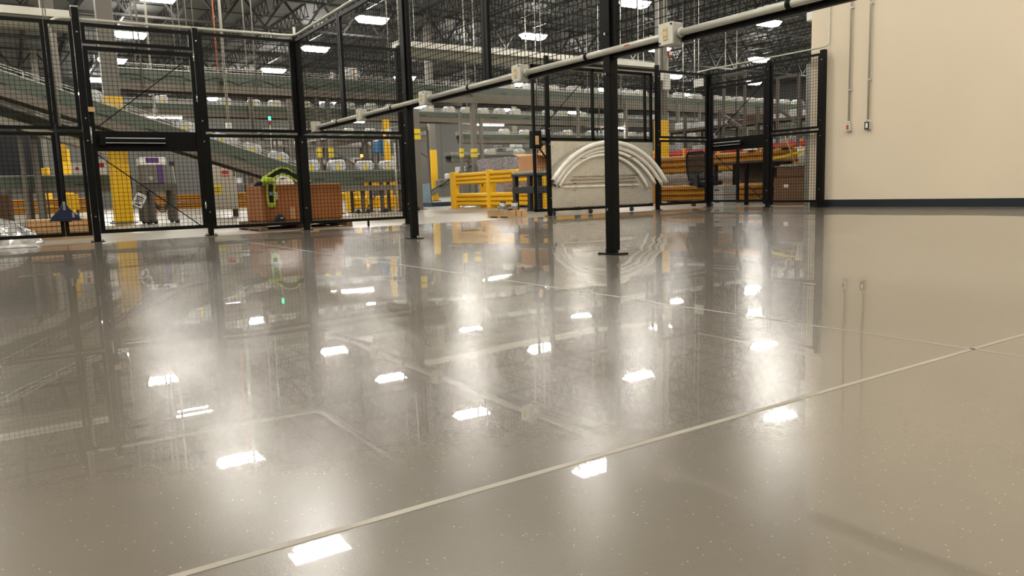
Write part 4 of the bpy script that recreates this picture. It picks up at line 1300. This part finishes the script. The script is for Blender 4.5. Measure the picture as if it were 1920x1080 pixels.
wp = thing('plastic_wrap', 'heap of crumpled clear plastic wrap at the far left fence bottom', 'plastic', (0.0, 11.2, 0))
b = MB()
rr = random.Random(5)
N = 13
vs = []
for j in range(N):
    for i in range(N):
        u, v = i / (N - 1), j / (N - 1)
        hgt = .30 * (math.sin(math.pi * u) ** .6) * (math.sin(math.pi * v) ** .6)
        vs.append((-.75 + 1.08 * u, 10.75 + .9 * v, .006 + hgt * rr.uniform(.55, 1.15)))
fs = [(j * N + i, j * N + i + 1, (j + 1) * N + i + 1, (j + 1) * N + i) for j in range(N - 1) for i in range(N - 1)]
b.add(vs, fs)
build(b, 'film', 'clearwrap', wp)
build(MB().box(-.75, .33, 10.75, 11.65, 0, .006), 'film_base', 'clearwrap', wp)
b = MB()
N = 7
vs = []
for j in range(5):
    for i in range(N):
        u, v = i / (N - 1), j / 4
        vs.append((-.35 + .58 * u + .02 * rr.random(), 10.06 + .2 * v, .004 + .055 * math.sin(math.pi * v) * rr.uniform(.3, 1.1)))
fs = [(j * N + i, j * N + i + 1, (j + 1) * N + i + 1, (j + 1) * N + i) for j in range(4) for i in range(N - 1)]
b.add(vs, fs)
tag(build(b, 'plastic_scrap', 'clearwrap'), 'flat scrap of clear plastic under the left end of the fence', 'plastic')
cr = thing('wooden_crate', 'dark brown carton stack at the left edge above the plastic wrap', 'box', (-.35, 12.6, 0))
build(MB().box(-.85, .03, 12.5, 13.3, .21, .63), 'carton_body', 'cartondark', cr, bevel=.01)
build(MB().box(-.85, .03, 12.5, 13.3, .03, .205), 'lower_carton', 'cartondark', cr, bevel=.01)
build(MB().box(-.85, .03, 12.5, 13.3, 0, .03), 'skid', 'woodold', cr)
sg = thing('paper_sign', 'tilted white paper sign with dark print hung on the gate mesh', 'sign', (1.365, 10.43, .49))
ca, sa = math.cos(math.radians(-28)), math.sin(math.radians(-28))
def rot(x, z):
    return (1.365 + x * ca - z * sa, .488 + x * sa + z * ca)
def rquad(mb, x0, x1, z0, z1, y0, y1):
    q = [rot(x0, z0), rot(x1, z0), rot(x1, z1), rot(x0, z1)]
    mb.hexa([(q[0][0], y0, q[0][1]), (q[1][0], y0, q[1][1]), (q[1][0], y1, q[1][1]), (q[0][0], y1, q[0][1]), (q[3][0], y0, q[3][1]), (q[2][0], y0, q[2][1]), (q[2][0], y1, q[2][1]), (q[3][0], y1, q[3][1])])
    return mb
build(rquad(MB(), -.062, .062, -.085, .085, 10.418, 10.422), 'sheet', 'paper', sg)
b = MB()
rquad(b, -.040, .040, .030, .046, 10.4155, 10.418)
rquad(b, -.040, .022, .008, .020, 10.4155, 10.418)
rquad(b, -.040, .034, -.014, -.002, 10.4155, 10.418)
rquad(b, -.040, .010, -.036, -.024, 10.4155, 10.418)
rquad(b, -.030, .040, -.064, -.046, 10.4155, 10.418)
build(b, 'dark_print', 'print', sg)

# ------------------------------------------------------------------ right side behind the far fence: chair, desk, boxes
ch = thing('office_chair', 'black mesh-back office chair behind the far fence', 'chair', (12.25, 11.2, 0))
cx, cy = 12.25, 11.06
# the chair's back is towards the fence (-x)
b = MB()
bx0 = cx - .27
outline = [(cy - .24, .55), (cy + .22, .55), (cy + .26, .80), (cy + .26, 1.06), (cy + .20, 1.12), (cy - .19, 1.12), (cy - .25, 1.06), (cy - .27, .80)]
pts = [(bx0 - .05 * (z - .55), y, z) for y, z in outline]
build(MB().tube(pts + [pts[0]], .022, 8), 'back_frame', 'blackcloth', ch, True)
b = MB()
n = len(outline)
vs = [(p[0] - .004, p[1], p[2]) for p in pts] + [(p[0] + .004, p[1], p[2]) for p in pts]
b.add(vs, [tuple(range(n)), tuple(range(2 * n - 1, n - 1, -1))] + [(i, (i + 1) % n, n + (i + 1) % n, n + i) for i in range(n)])
build(b, 'back_mesh', 'mesh', ch)
build(MB().box(cx - .30, cx - .24, cy - .05, cy + .05, .42, .66), 'back_support', 'cart', ch, bevel=.01)
build(MB().box(cx - .26, cx + .26, cy - .25, cy + .25, .43, .52), 'seat', 'blackcloth', ch, bevel=.035)
build(MB().box(cx - .15, cx + .15, cy - .12, cy + .12, .37, .43), 'seat_mechanism', 'cart', ch, bevel=.01)
for s in (-1, 1):
    ar = build(MB().box(cx - .14, cx + .14, cy + s * .29 - .035, cy + s * .29 + .035, .68, .71), 'armrest', 'blackcloth', ch, bevel=.01)
    build(MB().bar((cx - .02, cy + s * .29, .69), (cx - .02, cy + s * .22, .45), .04), 'arm_post', 'cart', ar)
build(MB().tube([(cx, cy, .10), (cx, cy, .38)], .03, 10), 'gas_lift', 'cart', ch, True)
for k in range(5):
    a = 2 * math.pi * k / 5 + .5
    e = (cx + .31 * math.cos(a), cy + .31 * math.sin(a), .075)
    lg = build(MB().bar((cx, cy, .115), e, .045, .035), 'base_leg', 'blackcloth', ch)
    build(MB().tube([(e[0] - .02 * math.sin(a), e[1] + .02 * math.cos(a), .035), (e[0] + .02 * math.sin(a), e[1] - .02 * math.cos(a), .035)], .034, 10), 'caster', 'dark', lg, True)

dk = thing('desk', 'dark brown desk with black legs behind the right gate', 'desk', (13.1, 10.4, 0))
build(MB().box(12.75, 13.45, 9.79, 11.32, .86, .91), 'desk_top', 'cartondark', dk, bevel=.006)
for x, y in ((12.8, 11.27), (13.4, 11.27), (12.8, 10.45), (13.4, 10.45), (12.8, 9.84), (13.4, 9.84)):
    build(MB().box(x - .03, x + .03, y - .03, y + .03, 0, .86), 'leg', 'black', dk)
build(MB().box(13.36, 13.40, 9.88, 11.2, .45, .86), 'modesty_panel', 'cartondark', dk)
b = MB().bar((12.8, 10.12, .86), (12.8, 9.87, .60), .03)
build(b, 'brace', 'black', dk)
for k, (z0, z1) in enumerate(((.0, .215), (.24, .42))):
    t = thing('banker_box', 'white file box with handle slot, %s of two by the right gate post' % ('lower', 'upper')[k], 'box', (12.3, 10.63, z0))
    build(MB().box(12.12, 12.52, 10.47 + .01 * k, 10.81, z0, z1 - .05), 'box_body', 'boxgrey', t)
    build(MB().box(12.11, 12.53, 10.46 + .01 * k, 10.82, z1 - .05, z1), 'box_lid', 'boxgrey', t)
    build(MB().box(12.115, 12.12, 10.58, 10.70, z0 + .07, z0 + .10), 'handle_slot', 'dark', t)
tag(build(MB().box(12.13, 12.50, 10.47, 10.80, .215, .24), 'flat_folder', 'carton'), 'brown folder between the two white file boxes', 'folder')
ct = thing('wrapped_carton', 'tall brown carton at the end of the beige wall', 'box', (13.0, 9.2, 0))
build(MB().box(12.75, 13.4, 8.95, 9.74, 0, .40), 'carton_body', 'shadecarton', ct, bevel=.01)
build(MB().box(12.75, 13.4, 8.95, 9.74, .405, .535), 'carton_lid', 'shadecarton', ct, bevel=.008)
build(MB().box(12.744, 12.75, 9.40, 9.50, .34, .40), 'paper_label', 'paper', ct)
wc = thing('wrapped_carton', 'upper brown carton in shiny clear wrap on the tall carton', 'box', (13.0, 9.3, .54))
build(MB().box(12.78, 13.35, 9.0, 9.70, .538, .74), 'carton_body', 'shadecarton', wc, bevel=.02)
b = MB()
rr = random.Random(9)
N = 9
vs = []
for j in range(N):
    for i in range(N):
        u, v = i / (N - 1), j / (N - 1)
        vs.append((12.77 + .59 * u, 8.99 + .78 * v, .742 + .05 * math.sin(math.pi * u) * rr.uniform(.2, 1.4)))
b.add(vs, [(j * N + i, j * N + i + 1, (j + 1) * N + i + 1, (j + 1) * N + i) for j in range(N - 1) for i in range(N - 1)])
build(b, 'loose_film', 'clearwrap', wc)
build(MB().box(12.766, 12.776, 9.1, 9.6, .745, .79), 'film_fold', 'clearwrap', wc)
bk = thing('white_bucket', 'white plastic bucket standing beside the wall end on the cartons', 'bucket', (12.98, 9.2, .795))
build(MB().tube([(12.98, 9.20, .80), (12.98, 9.20, 1.08)], [.115, .145], 18), 'pail', 'white', bk, True)
build(MB().tube([(12.98, 9.20, 1.08), (12.98, 9.20, 1.11)], .15, 18), 'lid', 'white', bk, True)
tag(build(MB().tube([(12.7, 9.22, .80), (12.72, 9.47, 1.33)], .014, 6), 'wooden_stick', 'wood', None, True), 'thin wooden stick leaning over the cartons', 'stick')
tag(build(MB().bar((12.72, 9.86, .90), (12.70, 8.96, 1.02), .008, .05), 'caution_tape', 'labelyel'), 'yellow tape stretched across to the wall end', 'tape')
tg = thing('tape_roll', 'yellow tape end tied at the right gate post', 'tape', (12.72, 9.86, .87))
build(MB().bar((12.72, 9.86, .86), (12.72, 9.80, .93), .01, .04), 'tape_tail', 'labelyel', tg)
build(MB().tube([(12.70, 9.86, .88), (12.74, 9.86, .88)], .03, 10), 'knot', 'labelyel', tg)
# wrapped bottles and goods seen between the amber rails
for n, (ya, yb, lab) in enumerate(((13.3, 14.7, 'pallet of silver wrapped bottles seen between the amber rails left of the chair'), (11.6, 12.9, 'pallet of dark and white wrapped goods between the amber rails under the desk'), (10.2, 11.3, 'pallet of white wrapped goods between the amber rails behind the desk leg'))):
    wrapped_pallet(14.6, 15.7, ya, yb, .62 + .1 * n, lab, m='wrap', card=False)
for n, (yy, w) in enumerate(((11.3, .24), (10.9, .16), (10.4, .3))):
    tag(build(MB().box(13.95 - .1, 13.95 + .1, yy - w / 2, yy + w / 2, 1.172, 1.25 + .05 * (n % 2)), 'small_carton', ['paper', 'cartontan', 'carton'][n], bevel=.01), ['small white packet', 'small tan carton', 'wide brown carton'][n] + ' lying on top of the long amber rail', 'box')

# red and yellow pallet rack far behind
rk = thing('pallet_rack', 'pallet rack with red beam and yellow guards behind the amber rail', 'rack', (22.0, 19.0, 0))
for y in (22.6, 20.9, 19.2, 17.5, 15.8, 14.6):
    for x in (22.0, 23.0):
        p = build(MB().box(x - .05, x + .05, y - .05, y + .05, 0, 3.1), 'upright', 'leg', rk)
        if x == 22.0:
            build(MB().box(x - .07, x + .07, y - .07, y + .07, 1.45, 1.85), 'upright_guard', 'yellow', p)
for x in (21.94, 23.0):
    for y0, y1 in ((22.6, 20.9), (20.9, 19.2), (19.2, 17.5), (17.5, 15.8), (15.8, 14.6)):
        build(MB().box(x - .025, x + .025, y1 + .05, y0 - .05, 1.62, 1.76), 'rack_beam', 'rackred', rk)
        build(MB().box(x - .02, x + .02, y1 + .05, y0 - .05, 2.5, 2.58), 'rack_beam', 'leg', rk)
for zz, zn in ((1.765, 'middle'), (2.585, 'upper'), (.0, 'floor')):
    if zn != 'floor':
        build(MB().box(21.97, 23.0, 14.6, 22.6, zz - .012, zz), 'shelf_deck', 'galv', rk)
    for n in range(9):
        y = 22.2 - .86 * n
        hh = random.uniform(.14, .34)
        w = random.uniform(.14, .3)
        mm = random.choice(['wrap', 'cartondark', 'wrapdark', 'grey', 'wrap'])
        tag(build(MB().box(22.15, 22.85, y - w, y + w, zz + .002, zz + hh), 'stored_parcel', mm, bevel=.04), 'wrapped parcel on the %s level of the red-beamed rack, %s from left' % (zn, ORD[n]), 'parcel', 'parcels on the red-beamed rack')
for n, (ya, yb) in enumerate(((17.28, 16.42), (15.17, 14.43))):
    t = thing('goalpost_gantry', ('grey goalpost frame high behind the right gate', 'grey goalpost frame high behind the panel next to the wall')[n], 'frame', (20.0, (ya + yb) / 2, 0))
    zt = 4.0 - .36 * n
    for y in (ya, yb):
        build(MB().box(19.965, 20.035, y - .035, y + .035, 0, zt), 'upright', 'leg', t)
    build(MB().box(19.95, 20.05, yb, ya, zt - .08, zt), 'crossbar', 'leg', t)
    build(MB().bar((20.0, ya, 2.7), (20.0, yb, 2.15), .08), 'brace', 'leg', t)
for n, (y, z, w, hh) in enumerate(((18.37, 3.88, .22, .26), (19.95, 4.28, .24, .26))):
    t = thing('hanging_sign', ('white blank sign board hanging left of the right gate', 'white blank sign board beside the sleeved column by the sliding gate')[n], 'sign', (20.0, y, z))
    build(MB().box(19.99 - .3 * n, 20.0 - .3 * n, y - w, y + w, z - hh / 2, z + hh / 2), 'board', 'white', t)
    build(MB().bar((19.995 - .3 * n, y, z + hh / 2), (19.995 - .3 * n, y, ZD), .015), 'hanger', 'galv', t)
t = thing('wall_screen', 'white lit-looking board above the upper conveyor in the middle', 'board', (9.25, 22.9, 4.0))
build(MB().box(8.96, 9.54, 22.9, 22.94, 4.08, 4.42), 'board', 'white', t)
build(MB().box(9.40, 9.43, 22.893, 22.9, 4.10, 4.40), 'stripe', 'cartontan', t)
build(MB().bar((9.25, 22.92, 3.55), (9.25, 22.92, 4.1), .04), 'stem', 'column', t)
t = thing('wall_screen', 'narrow white board with red corner left of the bigger white board', 'board', (8.72, 22.9, 4.0))
build(MB().box(8.66, 8.80, 22.9, 22.94, 3.98, 4.24), 'board', 'white', t)
build(MB().box(8.75, 8.79, 22.893, 22.9, 4.0, 4.1), 'corner_mark', 'red', t)
build(MB().bar((8.73, 22.92, 3.55), (8.73, 22.92, 4.0), .03), 'stem', 'column', t)
bc = thing('stack_light', 'slim beacon with green lamp left of the fence corner', 'beacon', (7.35, 24.0, 2.4))
build(MB().bar((7.02, 24.0, 0), (7.02, 24.0, 2.72), .03), 'stem', 'galv', bc)
build(MB().tube([(7.02, 24.0, 2.72), (7.02, 24.0, 2.86)], .035, 8), 'red_lens', 'red', bc, True)
build(MB().tube([(7.02, 24.0, 2.86), (7.02, 24.0, 2.97)], .04, 8), 'green_lens', 'greenlamp', bc, True)
bc = thing('stack_light', 'small orange beacon over the low conveyor bundles', 'beacon', (8.7, 21.0, 0))
build(MB().bar((8.74, 21.0, 0), (8.74, 21.0, 1.56), .03), 'stem', 'grey', bc)
build(MB().tube([(8.74, 21.0, 1.56), (8.74, 21.0, 1.64)], .04, 8), 'orange_lens', 'orangelamp', bc, True)
tag(build(MB().box(8.5, 8.98, 20.9, 20.98, 1.06, 1.5), 'brown_panel', 'cartondark'), 'brown panel between two bundles behind the low conveyor', 'panel')
# vertical conduits dropping past the upper conveyors
for x, y, z0, z1, r, lab in ((5.20, 21.6, 2.5, ZD, .036, 'thick pale conduit dropping from the roof just right of the left gate'), (7.18, 21.6, 2.5, 5.2, .04, 'thick pale conduit ending beside the top of the fence corner'), (3.9, 24.9, 3.2, ZD, .03, 'pale conduit dropping from the roof above the left gate')):
    t = thing('drop_conduit', lab, 'conduit', (x, y, z0), 'conduits dropping behind the left fence')
    build(MB().tube([(x, y, z0), (x, y, z1)], r, 8), 'conduit', 'conduit', t, True)
    build(MB().box(x - .07, x + .07, y - .05, y + .05, z0 - .12, z0 + .02), 'junction_box', 'boxmetal', t)
    build(MB().box(x - .06, x + .06, y, y + .42, 3.62, 3.66), 'standoff_bracket', 'leg', t)
# far storage racks
def far_rack(x0, x1, y, levels, label, short):
    t = thing('storage_rack', label, 'rack', ((x0 + x1) / 2, y, 0))
    n = int((x1 - x0) / 2.4)
    for i in range(n + 1):
        x = x0 + (x1 - x0) * i / n
        for yy in (y, y + 1.0):
            build(MB().box(x - .05, x + .05, yy - .04, yy + .04, 0, levels[-1] + .7), 'upright', 'leg', t)
    for z in levels:
        build(MB().box(x0, x1, y - .03, y + 1.0, z - .1, z), 'shelf', 'beamtan', t)
    for li, z in enumerate(levels):
        m = int((x1 - x0) / 1.15)
        for k in range(min(m, 14)):
            x = x0 + .6 + k * (x1 - x0 - 1.2) / (min(m, 14) - 1)
            w, hh = rnd.uniform(.2, .45), rnd.uniform(.2, .55)
            mm = rnd.choice(['wrap', 'grey', 'shadecarton', 'boxgrey', 'wrapdark', 'cart'])
            tag(build(MB().box(x - w, x + w, y + .1, y + .8, z + .001, z + hh), 'stored_box', mm), 'small stored box, %s from left on the %s shelf up of the %s' % (ORD[k], ORD[li], short), 'box', 'boxes on the ' + short)
far_rack(9.5, 22.0, 46.0, (1.4, 2.5, 3.6), 'long dim storage rack far behind the low conveyor', 'left far rack')
far_rack(28.0, 46.0, 42.0, (1.2, 2.6, 4.0), 'long dim storage rack far behind the right fence', 'right far rack')
# glowing strips under the second tier: lamps at left, imitated lit beam at right
for n, x in enumerate((4.25, 10.4, 16.4, 23.0)):
    t = thing('glow_strip', 'glowing white strip under the second tier conveyor, %s from left' % ORD[n], 'light', (x, 26.2, 3.05), 'glowing strips under the second tier conveyor')
    build(MB().box(x - .62, x + .62, 25.99, 26.12, 3.09, 3.145), 'housing', 'white', t)
    build(MB().box(x - .6, x + .6, 26.01, 26.10, 3.05, 3.09), 'glow_cover', 'lamp', t)
